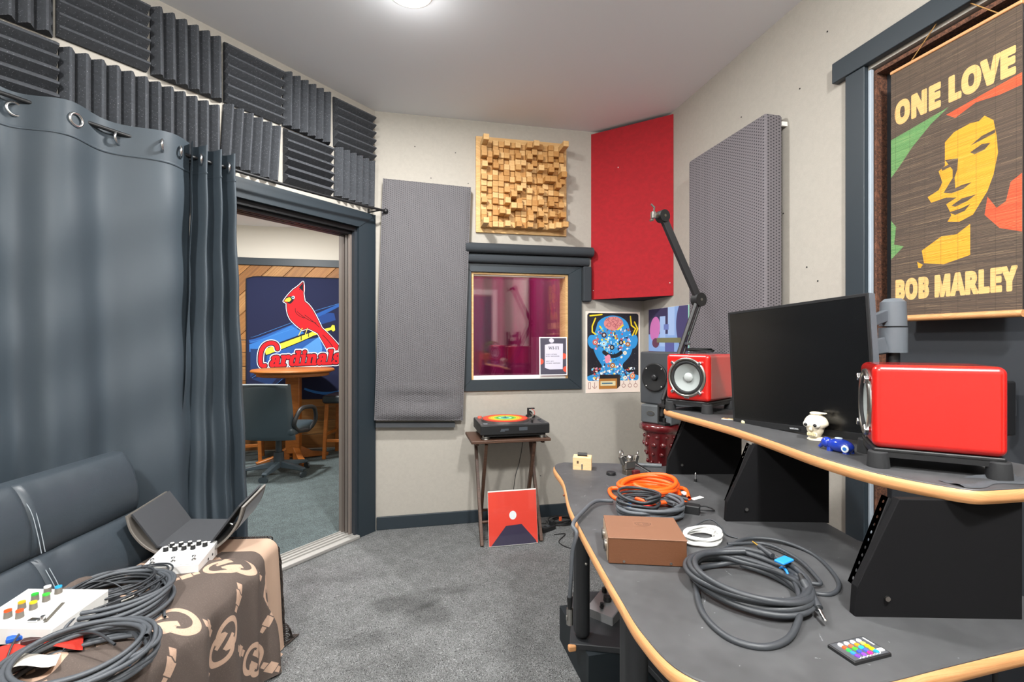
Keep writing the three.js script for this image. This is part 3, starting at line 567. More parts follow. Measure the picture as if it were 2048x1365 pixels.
// ---------------------------------------------------------------- red cube speakers on stands
function redSpeaker(label, c, turn, y0) {
  const t = thing('cube_speaker', label, 'speaker', [c[0], y0, c[1]], turn, 'red cube speakers');   // local +z is the front
  const W = .185, Hh = .186, D = .225;
  const cab = new Brush(rb(W, Hh, D, .016, 0, Hh / 2, 0, 5)), cut = new Brush(rt(cy(.074, .074, .06, 0, 0, 0, 48), PI / 2).translate(0, Hh / 2, D / 2)); cab.updateMatrixWorld(); cut.updateMatrixWorld();
  const ev = new Evaluator(); ev.useGroups = false; ev.attributes = ['position', 'normal', 'uv']; const cg = ev.evaluate(cab, cut, SUBTRACTION).geometry;
  obj('cabinet', cg, M.redGloss, t);
  const cn = obj('cone', mv(rt(lathe([[.0, -.002], [.016, -.004], [.02, -.012], [.055, .004], [.058, .009], [.066, .009], [.069, .004]], 48), PI / 2), 0, Hh / 2, D / 2 - .006), std(0x8f9695, .6), t);
  obj('surround', mv(new THREE.TorusGeometry(.0615, .0065, 10, 48), 0, Hh / 2, D / 2 - .001), M.rubber, t);
  obj('dust_cap', mv(sp(.019, 0, 0, 0, 20).scale(1, 1, .5), 0, Hh / 2, D / 2 - .013), std(0xa5abaa, .5), t);
  obj('ring', mv(rt(lathe([[.07, 0], [.071, .008], [.079, .006], [.08, 0]], 48), PI / 2), 0, Hh / 2, D / 2 - .001), M.steel, t);
  for (let k = 0; k < 4; k++) { const a = PI / 4 + k * PI / 2; obj('clip', mv(rb(.018, .012, .012, .003, 0, 0, 0), 0, 0, 0).rotateZ(a).translate(Math.cos(a) * .08, Hh / 2 + Math.sin(a) * .08, D / 2 + .006), M.chrome, t); }
  obj('badge', mv(rb(.022, .005, .002, .001, 0, 0, 0), 0, .012, D / 2 + .0012), M.chrome, t);
}
function isoStand(label, c, turn) {
  const t = thing('isolation_stand', label, 'speaker stand', [c[0], SH, c[1]], turn, 'speaker isolation stands');
  const w = .078, d = .1, h = .036;
  for (const sx of [-1, 1]) for (const sz of [-1, 1]) obj('foot', lathe([[.0, 0], [.021, 0], [.022, .003], [.0195, .034], [.018, .038], [.011, .038], [.0, .037]], 20).translate(sx * w, 0, sz * d), M.rubber, t);
  obj('frame', [bx(2 * w, .012, .02, 0, h - .004, -d), bx(2 * w, .012, .02, 0, h - .004, d), bx(.018, .012, 2 * d, -w, h - .004, 0), bx(.018, .012, 2 * d, w, h - .004, 0), rb(2 * w + .02, .01, 2 * d + .02, .004, 0, h + .005, 0)], M.black, t);
}
{
  const R = [1.165, -.885], rTurn = -131 * PI / 180;
  isoStand('black rubber-footed stand under the red speaker at the shelf end with loose felt', R, rTurn);
  redSpeaker('glossy red cube speaker seen from its side next to the blue figurine', R, rTurn, SH + .046);
  const Lp = [1.19, -1.80], lTurn = -60 * PI / 180;
  isoStand('black rubber-footed stand under the red speaker beside the boom arm', Lp, lTurn);
  redSpeaker('glossy red cube speaker showing its grey cone beside the boom arm', Lp, lTurn, SH + .046);
  const felt = grid(20, 10, (u, v) => [1.05 + u * .27, SH + .0025 + .004 * Math.sin(u * 9 + v * 3) * v + .003 * Math.sin(v * 7) , -.725 - v * .05 + .008 * Math.sin(u * 14)]);
  tag(obj('felt_mat', felt, std(0x3c3f43, .95)), 'dark felt strip lying loose on the shelf end under the speaker stand', 'felt');
}
// ---------------------------------------------------------------- monitor on its arm
{
  const at = (x, y, t) => { const a = (x - 1024) / FOCAL, b = (682.5 - y) / FOCAL; return V(t * (Math.sin(YAW) + Math.cos(YAW) * a), CAM_H + t * b, t * (-Math.cos(YAW) + Math.sin(YAW) * a)); };
  const BL = at(1462, 846, 1.72), BR = at(1747, 893, 1.27), TL = at(1459, 631, 1.72), TR = at(1745, 583, 1.27);
  const c = BL.clone().add(BR).add(TL).add(TR).multiplyScalar(.25).add(V(0, .004, 0)), ex = BR.clone().add(TR).sub(BL).sub(TL).normalize(), ey0 = TL.clone().add(TR).sub(BL).sub(BR).normalize(), ez = ex.clone().cross(ey0).normalize(), ey = ez.clone().cross(ex);
  const W = BL.distanceTo(BR), Hh = (TL.distanceTo(BL) + TR.distanceTo(BR)) / 2;
  console.log('monitor', W, Hh, c.toArray(), 'bottom', BL.y, BR.y);
  const t = thing('monitor', 'wide black switched-off computer monitor above the desk shelf', 'monitor', c.toArray());
  t.quaternion.setFromRotationMatrix(new THREE.Matrix4().makeBasis(ex, ey, ez));
  obj('housing', [rb(W, Hh, .022, .004, 0, 0, -.013), rb(W * .6, Hh * .55, .03, .01, 0, -.01, -.036)], M.black, t);
  obj('bezel', mv(ext(poly(rect(-W / 2, -Hh / 2, W / 2, Hh / 2), [rect(-W / 2 + .009, -Hh / 2 + .02, W / 2 - .009, Hh / 2 - .009)]), .004, .001), 0, 0, -.003), M.black, t);
  obj('screen', mv(bx(W - .018, Hh - .029, .002), 0, .0055, -.001), M.screen, t);
  obj('side_strip', bx(.003, Hh * .99, .02, W / 2 + .001, 0, -.013), std(0x5b6066, .4), t);
  const tx = canvasTex(128, 24, (g, w, h) => { g.fillStyle = '#121213'; g.fillRect(0, 0, w, h); g.fillStyle = '#c9ccd0'; g.font = 'bold 19px sans-serif'; g.textAlign = 'center'; g.fillText('SAMSUNG', w / 2, 19); });
  obj('maker_mark', mv(new THREE.PlaneGeometry(.042, .008), 0, -Hh / 2 + .01, .0016), std(0xffffff, .5, { map: tx }), t);
  // arm: fixed to the wall behind, joint visible past the monitor edge
  const q = [at(1776, 622, 1.36), at(1786, 668, 1.36), at(1770, 705, 1.36)];
  const a = thing('monitor_mount', 'grey jointed mount holding up the monitor behind the red speaker', 'monitor mount', [q[1].x, q[1].y, q[1].z]);
  const lo = p => p.clone().sub(q[1]);
  const J = V(.03, 0, .0);
  obj('joint', [cy(.030, .032, .068, 0, .055, 0, 28), cy(.033, .033, .07, 0, -.018, 0, 28), lathe([[.0, .1], [.02, .098], [.030, .088]], 28)], std(0x5a6066, .45), a);
  obj('front_link', [beam(V(0, -.03, 0), V(-.1, -.045, -.02), .045, .03), beam(V(0, .06, 0), V(-.075, .035, 0), .03, .02)], std(0x4c5157, .45), a);
  obj('mount_plate', rb(.014, .1, .1, .005, -.1, -.045, -.02), M.darkGrey, a);
  obj('pole', cy(.016, .016, q[1].y - SH - .02, 0, -(q[1].y - SH) / 2 - .02, 0, 20), M.black, a);
  obj('pole_base', rb(.06, .012, .06, .003, 0, SH - q[1].y + .0065, 0), M.black, a);
}
// ---------------------------------------------------------------- small things on the shelf
{
  const p = onShelf(1632, 883);
  const t = thing('skull_figurine', 'small cream ceramic skull figurine in front of the monitor', 'figurine', [p.x + .012, SH, p.z - .012], -70 * PI / 180);
  const g = smooth(sp(.031, 0, .045, 0, 32)); { const q = g.attributes.position; for (let i = 0; i < q.count; i++) { let x = q.getX(i), y = q.getY(i) - .045, z = q.getZ(i); if (y < -.005) { x *= .74; z = z * .8 + .004; y *= 1.25; } for (const s of [-1, 1]) { const d = Math.hypot(x - s * .012, y - .003); if (z > 0 && d < .0095) z -= .006 * (1 - d / .0095); } q.setXYZ(i, x, y + .045, z); } g.computeVertexNormals(); }
  obj('cranium', g, M.ivory, t);
  for (const s of [-1, 1]) { const e = obj('eye', sp(.0105, s * .0125, .048, .0235, 14), std(0xf4f1e8, .35), t); obj('pupil', sp(.0048, s * .0125, .047, .0325, 10), M.black, e); }
  obj('beak', [sp(.006, 0, .034, .028, 10), rb(.026, .016, .02, .006, 0, .018, .016)], M.ivory, t);
  obj('teeth', [-2, -1, 0, 1, 2].map(k => rb(.004, .008, .004, .001, k * .0045, .02, .027)), std(0xd9c9a0, .5), t);
  obj('top_rim', [mv(rt(new THREE.TorusGeometry(.014, .003, 8, 20), PI / 2), 0, .077, -.002), rb(.03, .004, .012, .002, .012, .079, 0)], M.ivory, t);
  obj('foot', mv(lathe([[0, 0], [.02, 0], [.022, .004], [.016, .01], [0, .012]], 20), 0, 0, .002), M.ivory, t);
}
{
  const p = onShelf(1685, 908);
  const t = thing('glass_figurine', 'blue glazed animal figurine with eye motifs beside the red speaker', 'figurine', [p.x + .006, SH, p.z - .012], -78 * PI / 180);
  const body = smooth(sp(.022, 0, .0175, 0, 28)); body.scale(1.5, .8, .9); obj('body', mv(body, 0, .0035, 0), M.blueGlass, t);
  obj('head', [mv(smooth(sp(.014, 0, 0, 0, 20)).scale(1, 1, .9), -.033, .02, .002), bar(V(-.04, .018, .002), V(-.05, .006, .006), .007, .004)], M.blueGlass, t);
  obj('eye_disc', [rt(cy(.0088, .0088, .003, 0, 0, 0, 20), PI / 2).translate(.022, .015, .0175)], std(0xdfe8f2, .3), t);
  obj('eye_centre', [rt(cy(.0045, .0045, .0035, 0, 0, 0, 16), PI / 2).translate(.022, .015, .0185)], std(0x2a6fb8, .3), t);
  obj('back_motif', mv(cy(.0085, .0085, .002, 0, 0, 0, 20), -.004, .0358, 0), std(0xcfe0ee, .3), t);
  for (const [x, z] of [[-.02, .01], [.02, .01], [-.02, -.01], [.02, -.01]]) obj('leg', cy(.007, .008, .012, x, .006, z, 12), M.blueGlass, t);
}
{
  let p = onShelf(1495, 848); let t = tag(obj('eraser', rb(.02, .01, .036, .003, 0, .005, 0), std(0xe9dfa8, .6)), 'pale yellow eraser lying on the shelf by the monitor', 'eraser'); t.position.set(p.x, SH, p.z); t.rotation.y = .5;
  p = onShelf(1452, 840);
  const tx = canvasTex(96, 64, (c, w, h) => { c.fillStyle = '#c9a45a'; c.fillRect(0, 0, w, h); c.fillStyle = '#6b3038'; c.fillRect(30, 8, 60, 20); c.fillStyle = '#e9e2c8'; c.fillRect(8, 36, 40, 18); c.fillStyle = '#3a5a40'; c.fillRect(56, 36, 30, 18); });
  t = thing('printed_card', 'small printed card lying flat beside the eraser', 'card', [p.x + .01, SH, p.z], .7); obj('card', rb(.028, .003, .042, .001, 0, .0015, 0), M.paper, t); obj('print', mv(rt(new THREE.PlaneGeometry(.026, .04), -PI / 2), 0, .0036, 0), std(0xffffff, .5, { map: tx }), t);
}
{ // wall box at the far end of the desk and its lead
  const t = thing('wall_box', 'small black box fixed to the dark board behind the red speaker', 'wall box', [XR + .04, 1.0, -1.135], -PI / 2);
  obj('case', rb(.075, .165, .12, .008, 0, .0825, .082), M.black, t);
  obj('bracket', bx(.03, .05, .04, 0, .08, .008), M.darkGrey, t);
  tag(obj('power_lead', tube([V(1.62, 1.01, -1.13), V(1.58, .95, -1.09), V(1.56, .8, -1.02), V(1.55, .4, -1.0), V(1.56, .06, -1.02), V(1.6, .008, -1.1)], .006, 60, 8), M.rubber), 'black power lead hanging from the wall box behind the desk', 'cable');
}
{ // boom arm
  const b = [V(1.075, SH - .04, -1.905), V(1.085, 1.03, -1.905), V(1.281, 1.471, -1.95), V(1.103, 1.837, -1.95)];
  const t = thing('boom_arm', 'black jointed microphone boom arm clamped to the shelf corner', 'microphone arm', [b[0].x, b[0].y, b[0].z]);
  const l = i => b[i].clone().sub(b[0]);
  obj('clamp', [rb(.03, .012, .05, .003, 0, .046, .02), rb(.03, .012, .05, .003, 0, -.03, .02), rb(.03, .09, .012, .003, 0, .008, -.008), cy(.007, .007, .03, 0, -.02, .02)], M.black, t);
  obj('post', bar(l(0), l(1), .011), M.black, t);
  obj('lower_arm', [bar(l(1).add(V(-.008, 0, .004)), l(2).add(V(-.008, 0, .004)), .0105), bar(l(1).add(V(.016, .006, .004)), l(2).add(V(.016, .006, .004)), .006)], M.black, t);
  obj('upper_arm', [beam(l(2), l(3), .03, .022)], std(0x1b1c1f, .5), t);
  for (const i of [2, 3]) { const j = obj('joint', mv(rt(cy(i === 2 ? .031 : .027, i === 2 ? .031 : .027, .036, 0, 0, 0, 28), PI / 2, 0, 0).rotateY(.2), l(i).x, l(i).y, l(i).z), M.black, t); obj('joint_screw', mv(rt(cy(.006, .006, .04, 0, 0, 0, 12), PI / 2).rotateY(.2), l(i).x, l(i).y, l(i).z), M.steel, j); }
  obj('mic_clip', [bar(l(3), l(3).add(V(-.045, .0, .01)), .011), rb(.018, .03, .02, .003, l(3).x - .05, l(3).y, l(3).z + .01), bar(l(3).add(V(-.05, .0, .01)), l(3).add(V(-.05, .035, .02)), .004), bar(l(3).add(V(-.05, .03, .02)), l(3).add(V(-.066, .045, .02)), .004), bar(l(3).add(V(-.05, -.02, .01)), l(3).add(V(-.066, -.025, .012)), .005)], M.steel, t);
  obj('cable_clip', rb(.018, .012, .026, .003, l(2).x * .6, l(1).y + (l(2).y - l(1).y) * .55, 0), M.darkGrey, t);
}

// ---------------------------------------------------------------- cables and things on the desk
function coilPts(c, rx, rz, turn, turns, rise, seed, jit = .08, r = .004) {
  const R = rng(seed), P = [], n = turns * 12; let a0 = R() * 6;
  const ks = Array.from({ length: turns + 2 }, () => [1 + (R() - .5) * jit * 2, 1 + (R() - .5) * jit * 2, (R() - .5) * jit * rx, (R() - .5) * jit * rz]);
  for (let i = 0; i <= n; i++) { const a = a0 + i / 12 * PI * 2, k = Math.floor(i / 12), f = i / 12 - k, A = ks[k], B = ks[k + 1]; const m = j => A[j] + (B[j] - A[j]) * f; const x = Math.cos(a) * rx * m(0) + m(2), z = Math.sin(a) * rz * m(1) + m(3); P.push(V(c.x + x * Math.cos(turn) + z * Math.sin(turn), c.y + r + rise * (k + f) / turns + r * .9 * (1 + Math.sin(a * 1.5 + k * 2.1)), c.z - x * Math.sin(turn) + z * Math.cos(turn))); }
  return P;
}
function cable(label, pts, r, m, seg, group) { return tag(obj('cable', tube(pts, r, seg || pts.length * 4, 8), m), label, 'cable', group); }
{ // brown box
  const a = onDesk(1217, 1130), b = onDesk(1374, 1138), c0 = onDesk(1205, 1090); const ex = b.clone().sub(a), W = ex.length(), ang = -Math.atan2(ex.z, ex.x);
  const D = .15, Hh = .062, t = thing('preamp_box', 'brown metal box with a crest printed on its lid', 'audio box', [0, DH, 0], ang);
  const mid = a.clone().add(b).multiplyScalar(.5).add(V(Math.sin(ang), 0, Math.cos(ang)).multiplyScalar(-D / 2)); t.position.set(mid.x, DH, mid.z);
  obj('case', rb(W, Hh, D, .002, 0, Hh / 2 + .003, 0), M.copper, t);
  obj('lid', rb(W + .002, .003, D + .002, .001, 0, Hh + .0035, 0), std(0x7a5641, .5, { metalness: .15 }), t);
  for (const sx of [-1, 1]) { for (const sz of [-1, 1]) obj('foot', cy(.006, .006, .004, sx * W * .4, .002, sz * D * .38, 10), M.rubber, t); obj('screw', rt(cy(.003, .003, .002, 0, 0, 0, 10), PI / 2).translate(sx * W * .3 + .0, .01, D / 2 + .001), M.steel, t); }
  obj('end_panel', rb(.002, Hh * .86, D * .92, .001, -W / 2 - .001, Hh / 2 + .003, 0), std(0xb59c84, .4, { metalness: .4 }), t);
  for (const z of [-.035, .03]) { const s = obj('socket', rt(cy(.016, .016, .006, 0, 0, 0, 24), 0, 0, PI / 2).translate(-W / 2 - .004, Hh / 2, z), M.steel, t); obj('socket_core', rt(cy(.011, .011, .007, 0, 0, 0, 20), 0, 0, PI / 2).translate(-W / 2 - .0045, Hh / 2, z), M.black, s); }
  const tx = canvasTex(256, 160, (c, w, h) => { c.fillStyle = '#7a5641'; c.fillRect(0, 0, w, h); c.strokeStyle = '#3a2218'; c.lineWidth = 8; c.beginPath(); c.moveTo(24, 52); c.quadraticCurveTo(128, 16, 232, 52); c.quadraticCurveTo(228, 128, 128, 146); c.quadraticCurveTo(28, 128, 24, 52); c.stroke(); c.lineWidth = 6; c.beginPath(); c.arc(86, 84, 24, .4, 5); c.stroke(); c.strokeRect(132, 56, 64, 48); c.fillStyle = '#3a2218'; c.font = 'bold 34px sans-serif'; c.fillText('DI', 146, 92); });
  obj('crest', mv(rt(new THREE.PlaneGeometry(.05, .034), -PI / 2), W * .02, Hh + .0054, -.02), std(0xffffff, .5, { map: tx }), t);
}
{ // orange lead
  const c = onDesk(1298, 1000); const P = coilPts(c, .098, .078, .1, 8, .05, 201, .13, .0072);
  const e = P[P.length - 1]; const out = [onDesk(1368, 985), onDesk(1378, 1003)]; P.push(e.clone().lerp(out[0], .5), out[0].setY(DH + .012), out[1].setY(DH + .01));
  const t = thing('extension_cord', 'orange extension cord coiled on the desk', 'cable', [c.x, DH, c.z]); const L = P.map(p => p.clone().sub(V(c.x, DH, c.z)));
  obj('cord', tube(L, .0072, 460, 8), M.cableOrange, t);
  const loop = [onDesk(1232, 985), onDesk(1221, 985), onDesk(1222, 995), onDesk(1235, 1003)].map((p, i) => p.sub(V(c.x, DH, c.z)).setY([.014, .012, .009, .008][i])); obj('cord_loop', tube([L[10].clone(), ...loop, L[14].clone()], .0072, 40, 8), M.cableOrange, t);
  const q = onDesk(1362, 1010).sub(V(c.x, DH, c.z)); obj('plug', mv(rt(rb(.026, .018, .036, .006, 0, .009, 0), 0, .6, 0), q.x, 0, q.z), M.cableOrange, t);
  const w = onDesk(1366, 995).sub(V(c.x, DH, c.z)); obj('tag_label', mv(rt(rb(.024, .0015, .02, .0005, 0, .016, 0), .25, .4, 0), w.x, 0, w.z), M.paper, t);
  obj('tag_label', mv(rt(rb(.05, .0012, .018, .0004, 0, .002, 0), 0, .3, .02), w.x + .035, .002, w.z + .03), M.paper, t);
}
{ // grey lead with blue tie in front of it, its end hanging over the desk edge
  const c = onDesk(1300, 1030), cg = V(c.x, DH, c.z), t = thing('microphone_cable', 'grey microphone cable coil with blue tie, one end hanging over the desk edge', 'cable', [c.x, DH, c.z]);
  const lo = a => a.map(p => p.clone().sub(cg));
  obj('cord', tube(lo(coilPts(c, .105, .082, .1, 8, .03, 211, .14, .0055)), .0055, 460, 8), M.cableGrey, t);
  obj('upper_loops', tube(lo(coilPts(V(c.x - .035, DH + .018, c.z - .01), .068, .06, .1, 5, .045, 214, .1, .004)), .0042, 300, 8), std(0x2f3236, .5), t);
  const P = [onDesk(1225, 1010).setY(DH + .012), onDesk(1195, 1012).setY(DH + .016), onDesk(1165, 1035).setY(DH + .016), onDesk(1146, 1062).setY(DH + .012), V(.468, DH + .002, -1.30), V(.458, DH - .05, -1.305), V(.455, DH - .13, -1.31), V(.452, DH - .19, -1.312)];
  obj('hanging_end', tube(lo(P), .0062, 120, 8), M.cableGrey, t);
  const e = P[P.length - 1].clone().sub(cg); obj('connector_sleeve', mv(cy(.0085, .006, .035, 0, -.012, 0, 14), e.x, e.y, e.z), M.black, t);
  obj('connector', [mv(cy(.0095, .0095, .045, 0, -.05, 0, 18), e.x, e.y, e.z), mv(rb(.006, .014, .006, .002, -.009, -.052, .003), e.x, e.y, e.z)], M.steel, t);
  const b = onDesk(1258, 1030).sub(cg); obj('blue_tie', [mv(rt(new THREE.TorusGeometry(.016, .0035, 6, 18), .3, 1.2, 0), b.x, .018, b.z), mv(rt(rb(.012, .03, .003, .001, 0, 0, 0), .5, .4, .2), b.x - .002, .036, b.z + .004)], M.blueTie, t);
}
{ // small red pouch inside the coil, adapters
  const p = onDesk(1288, 1015); const g = smooth(sp(.034, 0, 0, 0, 20)); g.scale(1.2, .3, .7); const o = tag(obj('red_pouch', g, M.redCloth), 'small red pouch inside the grey cable coil', 'pouch'); o.position.set(p.x, DH + .0102, p.z);
  const a = onDesk(1385, 1030); let t = thing('power_adapter', 'black power adapter brick beside the grey coil', 'power adapter', [a.x - .005, DH, a.z - .02], .9);
  obj('brick', rb(.035, .028, .075, .004, 0, .014, 0), M.black, t); obj('lead', tube([V(.0, .014, .037), V(.01, .012, .06), V(.05, .004, .075), V(.075, .004, .05), V(.06, .004, .02)], .0024, 40, 6), M.black, t); obj('prong_plate', rb(.03, .022, .006, .002, 0, .014, -.04), M.darkGrey, t);
  const b = onDesk(1343, 1010); t = thing('barrel_adapter', 'black barrel connector resting on the cables', 'adapter', [b.x, DH + .03, b.z]); obj('barrel', bar(V(-.03, .006, -.012), V(.034, -.006, .018), .008, .0075), M.black, t); obj('tip', bar(V(.034, -.006, .018), V(.046, -.008, .023), .005), M.darkGrey, t);
}
{ // white lead
  const c = onDesk(1405, 1083); const t = thing('white_cable', 'white cable coil behind the brown box', 'cable', [c.x, DH, c.z]); obj('cord', tube(coilPts(V(0, 0, 0), .056, .04, .3, 8, .018, 221, .16, .003), .0034, 300, 7), M.cableWhite, t); obj('tie', mv(rt(new THREE.TorusGeometry(.011, .0022, 6, 16), 0, .4, 0), .045, .011, -.01), M.cableWhite, t);
  const d = [onDesk(1380, 1060), onDesk(1420, 1052), onDesk(1440, 1062), onDesk(1455, 1075), onDesk(1475, 1080)].map((p, i) => p.setY(DH + [.004, .018, .014, .006, .004][i])); cable('thin black lead lying across the white cable coil', d, .0022, M.cable, 50);
}
{ // big black instrument lead
  const c = onDesk(1495, 1185), cg = V(c.x, DH, c.z), t = thing('instrument_cable', 'thick black instrument cable coil with blue tie on the desk', 'cable', [c.x, DH, c.z]); const lo = a => a.map(p => p.clone().sub(cg));
  obj('cord', tube(lo(coilPts(c, .1, .115, .45, 8, .034, 231, .13, .006)), .0062, 520, 10), M.cable, t);
  const loop = [[1398, 1130], [1392, 1180], [1410, 1240], [1460, 1285], [1520, 1302], [1570, 1292], [1598, 1255], [1595, 1200], [1575, 1165]].map(([x, y], i) => onDesk(x, y).setY(DH + [.012, .008, .006, .006, .006, .008, .016, .024, .026][i])); obj('outer_loop', tube(lo(loop), .0062, 120, 10), M.cable, t);
  const loop2 = [[1440, 1110], [1500, 1085], [1560, 1090], [1620, 1110], [1665, 1150], [1678, 1180], [1655, 1195], [1610, 1185], [1560, 1145], [1500, 1120]].map(([x, y], i) => onDesk(x, y).setY(DH + (i < 3 ? .01 : i > 7 ? .02 : .005))); obj('side_loop', tube(lo(loop2), .0046, 140, 10), M.cable, t);
  const loop3 = [[1455, 1098], [1530, 1098], [1590, 1125], [1632, 1165], [1640, 1180], [1600, 1172], [1540, 1130], [1470, 1115]].map(([x, y], i) => onDesk(x, y).setY(DH + .012)); obj('side_loop', tube(lo(loop3), .0044, 120, 10), M.cable, t);
  const j0 = onDesk(1608, 1205).setY(DH + .042), j1 = onDesk(1637, 1240).setY(DH + .022), d = j1.clone().sub(j0).normalize(); const A = j0.sub(cg), B = j1.sub(cg);
  obj('plug_sleeve', bar(A.clone().addScaledVector(d, -.02), A, .005, .0075), M.black, t); obj('plug_body', bar(A, B, .0085), M.cable, t); obj('plug_tip', [bar(B, B.clone().addScaledVector(d, .026), .0032), mv(sp(.0036, 0, 0, 0, 10), ...B.clone().addScaledVector(d, .028).toArray())], M.chrome, t);
  const k0 = onDesk(1545, 1158).setY(DH + .052).sub(cg), k1 = onDesk(1518, 1140).setY(DH + .056).sub(cg), kd = k1.clone().sub(k0).normalize(); obj('plug_body', bar(k0, k1, .0062), M.cable, t); obj('plug_tip', bar(k1, k1.clone().addScaledVector(kd, .022), .0028, .002), M.gold, t);
  const b = onDesk(1568, 1172).sub(cg); obj('blue_tie', [mv(rt(rb(.036, .006, .024, .0028, 0, 0, 0), 0, .2, .1), b.x, .056, b.z), mv(rt(new THREE.TorusGeometry(.017, .003, 6, 18), 0, 1.4, 0), b.x, .022, b.z)], M.blueTie, t);
}
{ // remote control
  const p = [onDesk(1654, 1298), onDesk(1712, 1335), onDesk(1786, 1316), onDesk(1722, 1281)]; const c = p[0].clone().add(p[1]).add(p[2]).add(p[3]).multiplyScalar(.25);
  const ex = p[2].clone().sub(p[1]), W = ex.length(), D = p[0].distanceTo(p[1]), ang = -Math.atan2(ex.z, ex.x);
  const t = thing('remote_control', 'slim black remote control with a grid of coloured buttons', 'remote', [c.x, DH, c.z], ang); obj('case', rb(W, .008, D, .002, 0, .004, 0), M.black, t);
  obj('face', mv(rt(new THREE.PlaneGeometry(W * .93, D * .9), -PI / 2), 0, .0082, 0), std(0x4a4c50, .35), t);
  const cols = [[0xffffff, 0xffffff, 0xeeeeee, 0xd0d0d0], [0xe8542a, 0xe0603a, 0xf08a20, 0xf0d860], [0x2ec04a, 0x46c830, 0x20b8d0, 0xe8c810], [0x2f7fe0, 0x3a50c0, 0x3f5ad8, 0xf0e010], [0x6a3ab0, 0x7a40c0, 0xe02a80, 0x2090e0]];
  for (let r = 0; r < 5; r++) for (let k = 0; k < 4; k++) obj('button', mv(cy(.0042, .0044, .002, 0, 0, 0, 14), -W * .28 + k * W * .17, .009, -D * .3 + r * D * .15), std(cols[r][k], .4), t);
  const tx = canvasTex(200, 40, (g, w, h) => { g.fillStyle = '#4a4c50'; g.fillRect(0, 0, w, h); g.strokeStyle = '#eee'; g.lineWidth = 4; g.beginPath(); for (let i = 0; i < 40; i++) g.lineTo(10 + i * 4.5, 20 + 11 * Math.sin(i * 1.1) * (i % 3 ? 1 : .4)); g.stroke(); });
  obj('script_mark', mv(rt(new THREE.PlaneGeometry(W * .7, D * .13), -PI / 2), 0, .0085, D * .39), std(0xffffff, .5, { map: tx }), t);
  obj('stripe', mv(rt(new THREE.PlaneGeometry(.003, D * .4), -PI / 2), W * .42, .0085, -D * .2), M.paper, t); obj('white_pad', rb(W * .16, .002, D * .14, .0008, W * .36, .0088, D * .28), M.paper, t);
}
{ // wooden block, clamp, cap, tube, peg
  let p = onDesk(1170, 942); let t = thing('wooden_block', 'small pale wooden block with a switch and a black lens on top', 'block', [p.x, DH, p.z - .03], -.42);
  obj('body', tri(rb(.078, .055, .055, .003, 0, .0275, 0), .12), std(0xffffff, .55, { map: woodTex([238, 206, 160], [214, 176, 128], 231) }), t); obj('lens', rt(cy(.009, .009, .04, 0, 0, 0, 16), 0, 0, PI / 2).translate(.0, .06, 0), M.black, t); obj('switch', [rb(.006, .02, .003, .001, 0, .015, .0285), sp(.003, 0, .026, .03, 8)], M.steel, t); obj('logo', rb(.008, .012, .001, .0004, -.018, .034, .028), std(0x5a4432, .6), t);
  p = onDesk(1248, 950); t = thing('steel_clamp', 'shiny steel clamp with wing screws lying behind the orange cord', 'clamp', [p.x + .02, DH, p.z], .2);
  obj('jaw', [rb(.05, .035, .03, .006, 0, .04, 0), mv(rt(rb(.02, .04, .02, .004, 0, 0, 0), 0, 0, .4), -.03, .062, 0), mv(rt(rb(.018, .035, .02, .004, 0, 0, 0), 0, 0, -.3), .035, .058, 0), sp(.014, .006, .066, 0)], M.steel, t); obj('wing_screw', [mv(rt(new THREE.TorusGeometry(.011, .003, 8, 16), 0, .4, .3), -.036, .09, 0), mv(rt(new THREE.TorusGeometry(.01, .003, 8, 16), 0, .9, -.2), .045, .08, .0)], M.chrome, t);
  obj('rod', bar(V(.01, .055, 0), V(.085, .006, .03), .0055), M.chrome, t); obj('base', [rb(.045, .022, .03, .004, 0, .011, 0), bar(V(-.02, .02, 0), V(-.02, .04, 0), .008)], std(0x8a8378, .35, { metalness: .9 }), t); obj('red_grip', rb(.03, .018, .02, .004, .02, .012, .022), std(0x5a1216, .5), t);
  p = onDesk(1222, 951); t = thing('bottle_cap', 'round black cap lying beside the steel clamp', 'cap', [p.x, DH, p.z]); obj('cap', lathe([[0, 0], [.018, 0], [.019, .003], [.0185, .013], [.016, .014], [0, .013]], 24), M.black, t);
  t = thing('stand_tube', 'thin grey stand tube lying across the desk corner', 'tube', [0, DH, 0]); const a = onDesk(1265, 936), b = onDesk(1330, 940); obj('tube', bar(V(a.x, .009, a.z - .02), V(b.x, .009, b.z - .03), .009), std(0x55595c, .4), t); obj('tube_end', bar(V(a.x - .012, .009, a.z - .018), V(a.x, .009, a.z - .02), .0115), M.black, t);
  cable('black lead heaped behind the steel clamp', coilPts(V(a.x + .01, DH + .018, a.z - .05), .035, .025, 0, 3, .01, 241, .2, .003), .003, M.black, 90);
  p = onDesk(1391, 965); t = thing('metal_peg', 'small upright steel jack plug standing on the desk', 'plug', [p.x, DH, p.z]); obj('shaft', lathe([[0, .002], [.0035, .002], [.0035, .026], [.0025, .028], [.0038, .032], [0, .038]], 14), M.chrome, t); obj('base', cy(.0055, .0055, .012, 0, .006, 0, 14), M.black, t);
}

